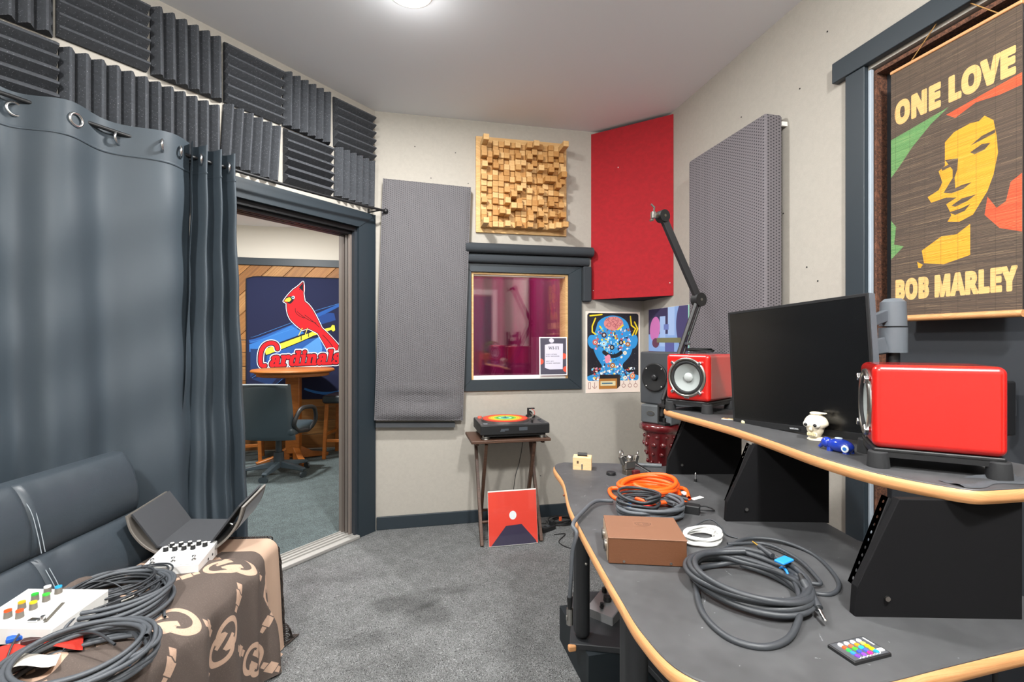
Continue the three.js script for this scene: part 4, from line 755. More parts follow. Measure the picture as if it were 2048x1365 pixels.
// ---------------------------------------------------------------- record player, tray table, sleeve
{
  const x0 = .388, x1 = .904, zf = -2.99, zb = -3.32, TY = .66, xm = (x0 + x1) / 2, zm = (zf + zb) / 2;
  let t = thing('tray_table', 'folding dark wood tray table under the record player', 'tray table', [xm, 0, zm]);
  const w = x1 - x0, d = zf - zb;
  obj('tray', tri(rb(w, .02, d, .005, 0, TY - .01, 0), .4), M.walnut, t);
  obj('latch', rb(.12, .016, .03, .003, 0, TY - .028, .03), M.walnut, t);
  const LX = .192, LI = .158;
  for (const s of [-1, 1]) { obj('leg', tri(beam(V(s * LX, 0.003, d / 2 - .0), V(s * LX, TY - .025, -d / 2 + .03), .02, .03), .3), M.walnut, t); obj('leg', tri(beam(V(s * LI, 0.003, -d / 2 + .02), V(s * LI, TY - .025, d / 2 - .04), .02, .03), .3), M.walnut, t); obj('cleat', tri(rb(.02, .016, d * .8, .003, s * .215, TY - .028, 0), .3), M.walnut, t); }
  obj('stretcher', tri(bar(V(-LX, .13, d / 2 - .06), V(LX, .13, d / 2 - .06), .009), .3), M.walnut, t); obj('stretcher', tri(bar(V(-LI, .14, -d / 2 + .08), V(LI, .14, -d / 2 + .08), .009), .3), M.walnut, t);
  // record player
  t = thing('record_player', 'black record player with a rainbow ring slipmat on the tray table', 'turntable', [.672, TY, -3.165]);
  const W = .45, D = .335;
  obj('plinth', [rb(W, .062, D, .006, 0, .062, 0), rb(W * .9, .02, D * .9, .004, 0, .026, 0)], M.black, t);
  obj('top_plate', rb(W - .006, .004, D - .006, .001, 0, .0945, 0), std(0x4a4a4c, .4, { metalness: .3 }), t);
  for (const sx of [-1, 1]) for (const sz of [-1, 1]) obj('foot', [lathe([[0, 0], [.028, 0], [.029, .004], [.026, .01], [0, .01]], 24).translate(sx * W * .41, 0, sz * D * .38), cy(.022, .024, .022, sx * W * .41, .02, sz * D * .38, 20)], sx * 0 ? M.black : M.steel, t);
  obj('platter', [cy(.158, .160, .012, -.035, .1025, 0, 64)], std(0x77706f, .3, { metalness: .7 }), t);
  const tx = canvasTex(512, 512, (c, w) => { const R = [[1, '#d8402a'], [.86, '#e8551f'], [.74, '#f0a01f'], [.62, '#f2c630'], [.5, '#74b83a'], [.4, '#3da14a'], [.3, '#9fd8b0'], [.2, '#2a8f86'], [.1, '#1d4f60']]; for (const [r, k] of R) { c.fillStyle = k; c.beginPath(); c.arc(w / 2, w / 2, w / 2 * r, 0, 7); c.fill(); } c.strokeStyle = '#2a2a2a'; c.lineWidth = 3; for (const r of [.99, .8, .56]) { c.beginPath(); c.arc(w / 2, w / 2, w / 2 * r, 0, 7); c.stroke(); } });
  const sm = obj('slipmat', cy(.152, .152, .003, -.035, .1105, 0, 64), std(0xd8402a, .8), t); obj('ring_print', mv(rt(new THREE.CircleGeometry(.151, 64), -PI / 2), -.035, .1124, 0), std(0xffffff, .8, { map: tx }), sm);
  obj('spindle', cy(.0035, .0035, .014, -.035, .118, 0, 10), M.steel, t);
  const ar = obj('tonearm', [bar(V(.165, .122, -.1), V(.15, .124, .03), .005), bar(V(.15, .124, .03), V(.12, .122, .09), .0045), rb(.02, .008, .03, .002, .113, .12, .1)], M.steel, t);
  obj('counterweight', bar(V(.168, .122, -.115), V(.172, .122, -.145), .013), M.black, ar);
  obj('tonearm_base', [cy(.032, .034, .014, .165, .1035, -.1, 28), cy(.014, .016, .03, .165, .114, -.1, 20), rb(.012, .05, .016, .003, .148, .135, -.1), rb(.05, .01, .014, .003, .17, .155, -.1)], M.black, t);
  obj('red_lead', tube([V(.17, .155, -.1), V(.185, .14, -.07), V(.18, .118, -.05), V(.165, .118, -.06)], .002, 24, 6), std(0xb23a2a, .5), t);
  obj('pitch_slider', [rb(.022, .003, .12, .001, .19, .0975, .08), rb(.018, .01, .008, .002, .19, .102, .05)], M.darkGrey, t);
  obj('start_button', rb(.03, .006, .022, .002, -.19, .099, .135), M.midGrey, t); obj('target_light', [cy(.006, .006, .02, .115, .105, .138, 12)], M.black, t); obj('corner_lamp', [cy(.014, .016, .014, -.188, .103, -.118, 16)], std(0xd8604c, .4), t);
  obj('dust_smear', [rb(.055, .022, .001, .0004, .05, .066, D / 2 + .0003), rb(.05, .012, .001, .0004, -.07, .064, D / 2 + .0003), rb(.03, .008, .001, .0004, -.085, .055, D / 2 + .0003)], std(0x3d434a, .7), t);
  tag(obj('cable', tube([V(.80, TY + .03, -3.335), V(.80, .55, -3.35), V(.775, .42, -3.345), V(.745, .33, -3.33), V(.73, .2, -3.33), V(.74, .05, -3.33), V(.8, .006, -3.3), V(.95, .006, -3.26)], .0025, 90, 6), M.black), 'thin black lead hanging from the record player behind the tray table', 'cable');
  // record sleeve
  t = thing('record_sleeve', 'red record sleeve with white dot and dark trapezoid leaning under the tray table', 'record sleeve', [.652, 0, -2.965], 0);
  const sx = canvasTex(512, 512, (c, w, h) => { c.fillStyle = '#dc4434'; c.fillRect(0, 0, w, h); c.fillStyle = '#37324a'; c.beginPath(); c.moveTo(180, 330); c.lineTo(345, 322); c.lineTo(492, 488); c.lineTo(500, 512); c.lineTo(20, 512); c.closePath(); c.fill(); c.fillStyle = '#e6eef0'; c.beginPath(); c.ellipse(256, 232, 38, 42, 0, 0, 7); c.fill(); });
  const g1 = rb(.315, .335, .006, .001, 0, .1675, 0); g1.rotateX(-.16); obj('jacket', mv(g1, 0, .003, 0), M.paper, t); const g2 = new THREE.PlaneGeometry(.313, .325); g2.translate(0, .1655, .0034); g2.rotateX(-.16); obj('cover_print', mv(g2, 0, .003, 0), std(0xffffff, .45, { map: sx }), t);
  const g3 = rb(.321, .342, .001, .0004, 0, .171, .0055); g3.rotateX(-.16); obj('clear_sleeve', mv(g3, 0, .003, 0), phy(0xffffff, .05, { transmission: 1, thickness: 0, ior: 1.45 }), t);
}
{ // leads and pedals on the floor by the wall
  const c = px(1118, 1048, 0); const t = thing('cable', 'black cable coil with an orange tag on the carpet beside the desk leg', 'cable', [c.x, 0, c.z]); obj('cord', tube(coilPts(V(.02, 0, 0), .085, .07, .2, 5, .03, 301, .2, .004), .0042, 260, 7), M.black, t); obj('tag', rb(.02, .03, .004, .001, .0, .045, .03), std(0xd0562a, .6), t);
  const p = px(1095, 1062, 0); const q = thing('power_strip', 'black power strip on the carpet by the baseboard', 'power strip', [p.x, 0, p.z], .5); obj('case', rb(.12, .03, .045, .006, 0, .015, 0), M.black, q); for (const x of [-.04, 0, .04]) obj('outlet', rb(.024, .004, .026, .001, x, .0315, 0), M.darkGrey, q);
  obj('plug', rb(.03, .03, .03, .006, .04, .047, 0), M.black, q);
  cable('thin black lead trailing over the carpet from the power strip', [px(1108, 1070, .004), px(1130, 1068, .006), px(1118, 1085, .004), px(1140, 1097, .004), px(1180, 1100, .004)].map(v => v), .003, M.black, 60);
}
{ // pedal and bag under the desk, on the platform
  const y = .165; let t = thing('effects_pedal', 'grey metal effects pedal with black knobs under the desk', 'effects pedal', [.80, y, -1.86], -.9);
  obj('body', ext(poly([[-.07, 0], [.07, 0], [.07, .035], [.01, .045], [-.07, .062]]), .12, .003).rotateY(-PI / 2).translate(.06, 0, 0), std(0xa7a9ab, .35, { metalness: .5 }), t);
  for (const x of [-.035, 0, .035]) obj('knob', cy(.009, .011, .018, x, .068, -.045, 16), M.black, t); obj('knob', cy(.015, .017, .016, 0, .06, -.005, 18), M.black, t); obj('switch', [cy(.007, .007, .02, 0, .05, .04, 12), rb(.012, .008, .02, .002, 0, .046, .04)], M.black, t);
  obj('lead', tube([V(-.03, .08, -.05), V(-.03, .13, -.06), V(0, .15, -.1), V(.05, .1, -.16), V(.08, .01, -.2)], .004, 40, 7), M.black, t);
  t = thing('equipment_case', 'black equipment case standing on the platform behind the desk leg', 'case', [.98, y, -1.62], .3); obj('body', rb(.2, .26, .28, .02, 0, .13, 0, 3), std(0x24272a, .6), t); obj('side_panel', rb(.006, .2, .2, .003, -.102, .13, 0), std(0x3a3e42, .5), t); obj('handle', tube([V(-.06, .26, 0), V(-.05, .29, 0), V(.05, .29, 0), V(.06, .26, 0)], .006, 30, 8), M.black, t);
  tag(obj('cable', tube([V(.62, .003, -1.62), V(.6, .004, -1.58), V(.63, .004, -1.56), V(.62, .004, -1.6), V(.66, .004, -1.62)], .002, 30, 6), M.black), 'short black wire curled on the carpet in front of the desk plinth', 'cable');
}
{ // corner: carved pedestal with control box and grey monitor speaker
  const cx = 1.465, cz = -2.62;
  let t = thing('carved_pedestal', 'dark red lacquered carved pedestal in the corner behind the desk', 'pedestal', [cx, 0, cz], .5);
  const prof = [[0, .80], [.105, .80], [.118, .79], [.118, .765], [.1, .755], [.092, .74], [.096, .7], [.078, .6], [.052, .5], [.05, .47], [.066, .46], [.066, .445], [.035, .43], [.032, .2], [.05, .1], [.15, .05], [.16, .02], [.16, 0], [0, 0]];
  obj('column', lathe(prof.reverse(), 10), M.lacquer, t);
  const orn = []; for (let k = 0; k < 10; k++) { const a = k / 10 * PI * 2; for (const [y, r, s] of [[.725, .09, .014], [.68, .09, .02], [.625, .08, .015], [.575, .068, .016], [.525, .056, .014]]) orn.push(mv(sp(s, 0, 0, 0, 10).scale(1, .8, .6).rotateY(PI / 2 - a), Math.cos(a + (y * 9)) * r, y, Math.sin(a + (y * 9)) * r)); }
  obj('carving', orn, M.lacquer, t); const scr = []; for (let k = 0; k < 6; k++) { const a = k / 6 * PI * 2; scr.push(mv(new THREE.TorusGeometry(.022, .006, 8, 18).rotateY(PI / 2 - a), Math.cos(a) * .06, .52, Math.sin(a) * .06)); } obj('scroll_carving', scr, M.lacquer, t);
  t = thing('amplifier_box', 'grey box with an oval badge between pedestal and grey speaker', 'amplifier', [cx + .02, .80, cz + .0], -60 * PI / 180); obj('case', rb(.2, .11, .17, .012, 0, .055, 0), std(0x54585b, .5), t); const b = obj('badge', rt(cy(.026, .026, .004, 0, 0, 0, 24), PI / 2).scale(1, .55, 1).translate(-.03, .06, .086), M.steel, t); obj('badge_core', rt(cy(.02, .02, .005, 0, 0, 0, 24), PI / 2).scale(1, .5, 1).translate(-.03, .06, .0865), M.darkGrey, b);
  const A = V(1.377, .911, -2.70), B = V(1.612, .911, -2.235), c = A.clone().add(B).multiplyScalar(.5), W = A.distanceTo(B), ex = B.clone().sub(A).normalize(), ang = -Math.atan2(ex.z, ex.x); const n = V(Math.sin(ang), 0, Math.cos(ang));
  t = thing('studio_speaker', 'wide charcoal studio speaker with a round black horn in the corner', 'speaker', [c.x - n.x * .09, .911, c.z - n.z * .09], ang);
  obj('cabinet', rb(W, .31, .14, .01, 0, .155, .02, 3), std(0x3b3e42, .55), t);
  const hx = -W / 2 + .105; obj('horn', rt(lathe([[0, -.002], [.02, 0], [.03, .002], [.05, .004], [.075, .009], [.083, .009], [.085, .004], [.085, 0]], 40), PI / 2).translate(hx, .16, .0915), std(0x17181a, .45), t); obj('dome', mv(sp(.019, 0, 0, 0, 20).scale(1, 1, .6), hx, .16, .098), std(0x2a2b2d, .25), t);
  for (let k = 0; k < 4; k++) { const a = PI / 4 + k * PI / 2; obj('screw', mv(rt(cy(.003, .003, .003, 0, 0, 0, 8), PI / 2), hx + Math.cos(a) * .073, .16 + Math.sin(a) * .073, .1015), M.white, t); }
  obj('woofer', rt(lathe([[0, .004], [.03, .002], [.1, .006], [.115, .01], [.125, .006], [.126, 0]], 40), PI / 2).translate(W / 2 - .15, .155, .0915), std(0x222426, .6), t);
  const k = px(1408, 697, 1.221 + .004); const pts = coilPts(V(c.x + .07, 1.2225, c.z + .09), .085, .03, ang, 4, .016, 331, .25, .003); cable('black lead heaped on top of the charcoal studio speaker', pts, .003, M.black, 150);
}

// ---------------------------------------------------------------- sofa and what lies on it
const SO = V(-.47, 0, -2.24), STH = 80 * PI / 180, SEAT = .46;
const S = (x, y, z) => V(SO.x + x * Math.cos(STH) + z * Math.sin(STH), y, SO.z - x * Math.sin(STH) + z * Math.cos(STH));   // x to the far end, z to the front
{
  const t = thing('sofa', 'dark leather sofa with stitched back under a patterned blanket', 'sofa', [SO.x, 0, SO.z], STH);
  obj('seat', rb(1.86, .2, .5, .05, -.96, .345, -.335, 5), M.leather, t);
  obj('base', bx(1.7, .16, .36, -.97, .17, -.34), M.blackSoft, t);
  for (const x of [-.12, -1.7]) for (const z of [-.14, -.5]) obj('leg', cy(.02, .016, .1, x, .05, z, 14), M.black, t);
  const back = (name, x0, x1, yc, h, zc, th, lean) => { const g = rb(x1 - x0, h, th, .045, 0, 0, 0, 6); g.rotateX(-lean); return obj(name, mv(g, (x0 + x1) / 2, yc, zc), M.leather, t); };
  const cols = [[-.61, -.165], [-1.06, -.606], [-1.51, -1.055], [-1.86, -1.505]];
  const puff = (x0, x1, y0, y1, z0, z1, th, sd) => {       // stitched band with slight pleats beside the seam
    const w = x1 - x0, n = noiseField(64, 10, sd);
    const F = (u, v, side) => { const e = Math.pow(Math.max(0, Math.sin(PI * Math.min(1, Math.max(0, u)))), .12), f = Math.pow(Math.max(0, Math.sin(PI * v)), .3); const pl = (n[((u * 40) | 0) + 64 * ((v * 6) | 0)] - .5) * .012 * (1 - u) * f; const off = th * .5 * f * (.82 + .18 * e) + pl * (side > 0 ? 1 : 0); const y = y0 + (y1 - y0) * v, z = z0 + (z1 - z0) * v; return [x0 + w * u, y + .24 * off * side, z + off * side]; };
    return [grid(40, 24, (u, v) => F(u, v, 1)), (() => { const g = grid(20, 16, (u, v) => F(1 - u, v, -1)); return g; })(), ...[0, 1].map(k => grid(4, 24, (a, v) => { const p = F(k, v, 1), q = F(k, v, -1), s = k ? a : 1 - a; return [p[0], q[1] + (p[1] - q[1]) * (1 - s), q[2] + (p[2] - q[2]) * (1 - s)]; }))];
  };
  cols.forEach(([x0, x1], i) => { obj('upper_cushion', puff(x0, x1, .605, .852, -.585, -.645, .15, 400 + i), M.leather, t); obj('lower_cushion', puff(x0, x1, .40, .625, -.515, -.585, .13, 420 + i), M.leather, t); });
  for (const [x0] of cols.slice(0, 3)) for (const dx of [.006, .018]) { obj('stitching', tube([V(x0 + dx, .64, -.518), V(x0 + dx, .70, -.53), V(x0 + dx, .77, -.55), V(x0 + dx, .83, -.588)], .0013, 24, 5), std(0x8d959b, .6), t); obj('stitching', tube([V(x0 + dx, .47, -.462), V(x0 + dx, .53, -.476), V(x0 + dx, .59, -.506)], .0013, 18, 5), std(0x8d959b, .6), t); }
}
const blanketTex = canvasTex(512, 512, (c, w, h) => {
  c.fillStyle = '#574c46'; c.fillRect(0, 0, w, h); const tan = '#c4a48e'; c.strokeStyle = tan; c.fillStyle = tan; c.lineCap = 'butt';
  const link = (x, y, rot) => { c.save(); c.translate(x, y); c.rotate(rot); c.scale(1.4, 1.4); c.lineWidth = 18; for (const s of [-1, 1]) { c.save(); c.scale(s, s); c.beginPath(); c.arc(-24, -2, 44, .45, PI * 2 - .5); c.stroke(); c.fillRect(-30, 8, 52, 17); c.restore(); } c.restore(); };
  const dia = (x, y, s) => { c.beginPath(); c.moveTo(x - s, y); c.lineTo(x, y - s); c.lineTo(x + s, y); c.lineTo(x, y + s); c.fill(); };
  for (let i = -1; i <= 1; i++) for (let j = -1; j <= 1; j++) { link(256 + i * 512, 256 + j * 512, .78); link(i * 512, j * 512, -.78); link(512 + i * 512, j * 512, -.78); }
  for (const [a, b] of [[128, 128], [384, 384], [128, 384], [384, 128]]) { dia(a, b, 34); dia(a + (a < b ? -30 : 30) * (a === b ? 1 : 1), b + (a < b ? 30 : a > b ? -30 : 30), 20); dia(a - (a < b ? -30 : 30), b - (a < b ? 30 : a > b ? -30 : 30), 20); }
  const r = rng(431); for (let i = 0; i < 9000; i++) { c.fillStyle = `rgba(${r() < .5 ? '20,16,14' : '220,200,180'},.10)`; c.fillRect(r() * w, r() * h, 2, 2); }
});
blanketTex.wrapS = blanketTex.wrapT = THREE.RepeatWrapping;
M.blanket = std(0xffffff, .95, { map: blanketTex, side: THREE.DoubleSide }); M.tan = std(0xb99d88, .95, { side: THREE.DoubleSide });
// height of the blanket over the seat and its drop at the front; x along the sofa, b the path from the back
const BN = noiseField(256, 14, 441);
const bn = (a, b) => BN[(((b * 71) | 0) & 255) * 256 + (((a * 71) | 0) & 255)];
function sm(a, b) { const g = (x, y) => BN[((y % 256) + 256) % 256 * 256 + ((x % 256) + 256) % 256]; const X = a * 60 + 500, Y = b * 60 + 500, i = Math.floor(X), j = Math.floor(Y), u = X - i, v = Y - j; return (g(i, j) * (1 - u) + g(i + 1, j) * u) * (1 - v) + (g(i, j + 1) * (1 - u) + g(i + 1, j + 1) * u) * v; }
function drape(x, b) {
  const top = .355, R = .045; let y, z, k = 0;
  if (b < top) { z = -.455 + b; y = SEAT - .003; } else if (b < top + R * 1.57) { const a = (b - top) / R; z = -.455 + top + R * Math.sin(a); y = SEAT - .003 - R * (1 - Math.cos(a)); k = a / 1.57; } else { const e = b - top - R * 1.57; k = 1; z = -.455 + top + R + e * (.03 + .06 * Math.max(0, 1 + x * 2.2)); y = SEAT - .003 - R - e; }
  const ss = q => { q = Math.max(0, Math.min(1, q)); return q * q * (3 - 2 * q); }; const layer = .02 * ss((-.3 - x + .3 * (b - .3) + .02 * Math.sin(b * 9)) / .018) * ss((b - .05) * 8);
  const wr = layer + (sm(x * 1.1, b * .9) - .35) * .014;
  const ridge = (p, q, s, w, h) => h * Math.exp(-(((b - (p + q * x)) / w) ** 2)) * Math.max(0, Math.min(1, (s - x) * 9)) ;
  const fold = ridge(.32, .5, -.32, .022, .03) + ridge(.2, .35, -.42, .026, .026) + .02 * Math.exp(-(((x + .78 + b * .4) / .03) ** 2)) * Math.min(1, b * 5) + .05 * Math.exp(-(((b - .03) / .04) ** 2)) * (x < -.38 ? 1 : 0) * (.5 + .5 * Math.sin(x * 19));
  if (k < 1) y += Math.max(0, wr + fold) * (1 - k * .5);
  const pleat = k * Math.max(0, Math.min(1, (SEAT - y) / .35)); z += pleat * (.018 * Math.sin(x * 26 + 1.2) + .012 * Math.sin(x * 47)) + k * (layer * .9 + wr * .5 + fold * .5) + .02 * k * Math.exp(-(((x + .33) / .03) ** 2)) + .025 * k * Math.exp(-(((x + .62 + b * .1) / .045) ** 2)) + k * .006;
  y = Math.max(.006 + .004 * (1 + Math.sin(x * 40)), y);
  return [x, y, z];
}
{
  const t = thing('blanket', 'brown wool blanket with tan chain pattern, tan border and fringe over the sofa', 'blanket', [SO.x, 0, SO.z], STH);
  const xe = -.065, xb = -.19, Bm = .86, x0 = -1.75;
  obj('woven_field', grid(240, 110, (u, v) => { const x = x0 + (xb - x0) * u, b = Bm * v, p = drape(x, b); return [...p, x / .35, b / .35]; }), M.blanket, t);
  obj('border', grid(16, 110, (u, v) => drape(xb + (xe - xb) * u, Bm * v)), M.tan, t);
  const fr = [], r = rng(451);
  for (let i = 0; i < 120; i++) { const b = Bm * (i / 119), p = drape(xe, b), q = V(p[0], p[1], p[2]); let P; const j = () => (r() - .5) * .012; if (b < .37) P = [q, V(q.x + .03, q.y - .002, q.z + j()), V(q.x + .045, q.y - .03, q.z + j()), V(q.x + .05, q.y - .085 - r() * .02, q.z + j())]; else if (b < Bm - .12) P = [q, V(q.x + .012, q.y - .02, q.z + j()), V(q.x + .016, q.y - .06, q.z + j()), V(q.x + .016, Math.max(.006, q.y - .1), q.z + j())]; else P = [q, V(q.x + .03, Math.max(.006, q.y - .01), q.z + j() + .01), V(q.x + .06, .006, q.z + j() + .015), V(q.x + .085, .005, q.z + j() * 2 + .02)]; fr.push(tube(P, .0022, 6, 4)); }
  const f = obj('fringe', fr, std(0x3a322e, .95), t); f.userData.kind = 'stuff';
}
{ // curved cradle board
  const t = thing('curved_board', 'grey felt-lined curved plywood cradle standing on the blanket', 'cradle', [-.805, SEAT + .012, -2.165]);
  const C = [[-.195, .175], [-.178, .115], [-.135, .058], [-.07, .018], [0, .006], [.07, .018], [.132, .062], [.172, .12], [.19, .18]]; const cv = new THREE.SplineCurve(C.map(p => new THREE.Vector2(...p))); const a = cv.getPoints(48);
  const off = (d) => a.map((p, i) => { const q = a[Math.min(48, i + 1)].clone().sub(a[Math.max(0, i - 1)]).normalize(); return [p.x - q.y * d, p.y + q.x * d]; });
  const sh = (d0, d1) => poly([...off(d0), ...off(d1).reverse()]);
  obj('shell', mv(ext(sh(-.005, .003), .3, .001), 0, 0, -.15), std(0x6f6a64, .5), t);
  const flat = [[-.188, .172], [-.105, .045], [.075, .03], [.183, .176]];
  for (let i = 0; i < 3; i++) { const p = V(flat[i][0], flat[i][1], 0), q = V(flat[i + 1][0], flat[i + 1][1], 0), g = beam(p, q, .007, .285); obj('felt_panel', mv(g, i === 0 ? .006 : i === 2 ? -.006 : 0, .006, 0), std(0x44464a, .95, { bumpMap: M.carpetBump, bumpScale: .0015 }), t); }
  const rv = []; for (const [k, z] of [[.2, -.09], [.2, .07], [.8, -.09], [.8, .08], [.5, .02]]) { const p = cv.getPoint(k); rv.push(mv(cy(.004, .004, .012, 0, 0, 0, 8).rotateZ(k < .5 ? -1 : k > .5 ? 1 : 0), p.x + (k < .5 ? .02 : k > .5 ? -.02 : 0), p.y + .012, z)); } obj('rivet', rv, M.chrome, t);
  obj('mesh_patch', grid(10, 6, (u, v) => { const p = cv.getPoint(.80 + .17 * v), q = cv.getTangent(.80 + .17 * v); return [p.x + q.y * .0075, p.y - q.x * .0075, -.12 + .24 * u]; }), std(0xa9abb0, .35, { metalness: .6, side: THREE.DoubleSide }), t);
}
function fromCorners(A, B, C) { const ex = B.clone().sub(A), W = ex.length(); ex.normalize(); const ez = ex.clone().cross(V(0, 1, 0)), D = Math.abs(C.clone().sub(B).dot(ez)); const c = A.clone().add(B).multiplyScalar(.5).addScaledVector(ez, -D / 2 * Math.sign(1)); return { W, D, ang: -Math.atan2(ex.z, ex.x), ez }; }
{ // white pedal with black knobs
  const h = SEAT + .008, A = px(277, 1165, h), B = px(395, 1154, h), C = px(429, 1120, h), ex = B.clone().sub(A).normalize(), W = A.distanceTo(B), n = V(-ex.z, 0, ex.x), D = .175;   // n points to the viewer
  const c = A.clone().add(B).multiplyScalar(.5).addScaledVector(n, -D / 2), ang = -Math.atan2(ex.z, ex.x);
  const t = thing('effects_unit', 'white effects unit with black knobs and three footswitches on the blanket', 'effects unit', [c.x, h, c.z], ang);
  const Hh = .042, wm = std(0xe4e4e2, .35); const body = ext(poly([[-D / 2, 0], [D / 2, 0], [D / 2, Hh], [-D / 2, Hh + .012]]), W, .002).rotateY(-PI / 2).translate(W / 2, 0, 0); obj('case', body, wm, t);
  const top = z => Hh + .006 - (z / D) * .012 ; // local z to the viewer
  const knob = (x, z) => { const k = obj('knob', cy(.0078, .0088, .017, x, top(z) + .008, z, 18), M.black, t); obj('knob_cap', cy(.0068, .0068, .0015, x, top(z) + .017, z, 16), M.white, k); };
  for (let i = 0; i < 4; i++) { knob(-W * .33 + i * W * .165, -D * .18); knob(-W * .28 + i * W * .165, -D * .34); } knob(W * .36, -D * .26);
  for (let i = 0; i < 3; i++) { const x = -W * .36 + i * W * .36, z = D * .3; const f = obj('footswitch', lathe([[0, 0], [.0085, 0], [.0085, .004], [.006, .005], [.005, .011], [.0065, .013], [.006, .017], [0, .018]], 16).translate(x, top(z) - .001, z), M.chrome, t); }
  const tx = canvasTex(256, 200, (g, w, hh) => { g.fillStyle = '#ececea'; g.fillRect(0, 0, w, hh); g.strokeStyle = '#8a8f94'; g.lineWidth = 2; g.strokeRect(8, 8, w - 16, hh - 16); g.beginPath(); g.moveTo(8, 120); g.lineTo(w - 8, 110); g.stroke(); g.fillStyle = '#6d7277'; for (let i = 0; i < 26; i++) g.fillRect(20 + (i * 37) % 210, 20 + (i * 53) % 160, 14, 3); });
  const pl = new THREE.PlaneGeometry(W * .95, D * .94); pl.rotateX(-PI / 2 + .0685); obj('panel_print', mv(pl, 0, Hh + .0078, 0), std(0xffffff, .4, { map: tx }), t);
  obj('jack', [...[-.04, .0].map(z => rt(cy(.005, .005, .003, 0, 0, 0, 14), 0, 0, PI / 2).translate(W / 2 + .001, .022, z)), rt(cy(.003, .003, .003, 0, 0, 0, 10), 0, 0, PI / 2).translate(W / 2 + .001, .012, .05)], M.black, t);
}
{ // white mixer with coloured knobs
  const h = SEAT + .05, A = px(-60, 1289, h), B = px(102, 1291, h), C = px(182, 1243, h), ex = B.clone().sub(A).normalize(), W = .25, D = .17, n = V(-ex.z, 0, ex.x);
  const ang = -Math.atan2(ex.z, ex.x), c = B.clone().addScaledVector(ex, -W / 2).addScaledVector(n, -D / 2); const t = thing('mixer_box', 'white mixer box with coloured knob caps beside the cable heap', 'mixer', [c.x, h, c.z], ang);
  const Hh = .04; obj('case', ext(poly([[-D / 2, 0], [D / 2, 0], [D / 2, Hh], [-D / 2, Hh + .014]]), W, .002).rotateY(-PI / 2).translate(W / 2, 0, 0), std(0xe2e2de, .4), t); const top = z => Hh + .007 - (z / D) * .014;
  const cols = [[0xe8501c, 0xe8a818, 0x2fae3a, 0xf0f0ee], [0xe8501c, 0xe8c020, 0x3cb43a, 0x2a9bd0]];
  for (let r = 0; r < 2; r++) for (let i = 0; i < 4; i++) { const x = W / 2 - .16 + r * .032, z = D * .24 - i * D * .21; const k = obj('knob', cy(.0078, .009, .02, x, top(z) + .008, z, 16), std(0x6d675f, .5), t); obj('knob_cap', cy(.0082, .0082, .004, x, top(z) + .018, z, 16), std(cols[r][i], .4), k); }
  obj('fader_slot', mv(rt(rb(.008, .003, D * .5, .001, 0, 0, 0), .08, .35, 0), W * .28, top(.02) + .0015, .02), std(0x5a564e, .5), t); obj('jack_plug', [mv(rb(.026, .006, .014, .002, 0, 0, 0), W * .2, top(D * .32) + .003, D * .32), cy(.005, .006, .012, W * .28, top(D * .3) + .006, D * .3, 14)], M.chrome, t);
  obj('port', rt(cy(.004, .004, .002, 0, 0, 0, 12), PI / 2).translate(-W * .1, .014, D / 2), M.black, t); obj('side_cheek', bx(.001, Hh * .8, D * .9, W / 2 + .0006, Hh * .45, 0), std(0x84886a, .5), t);
}
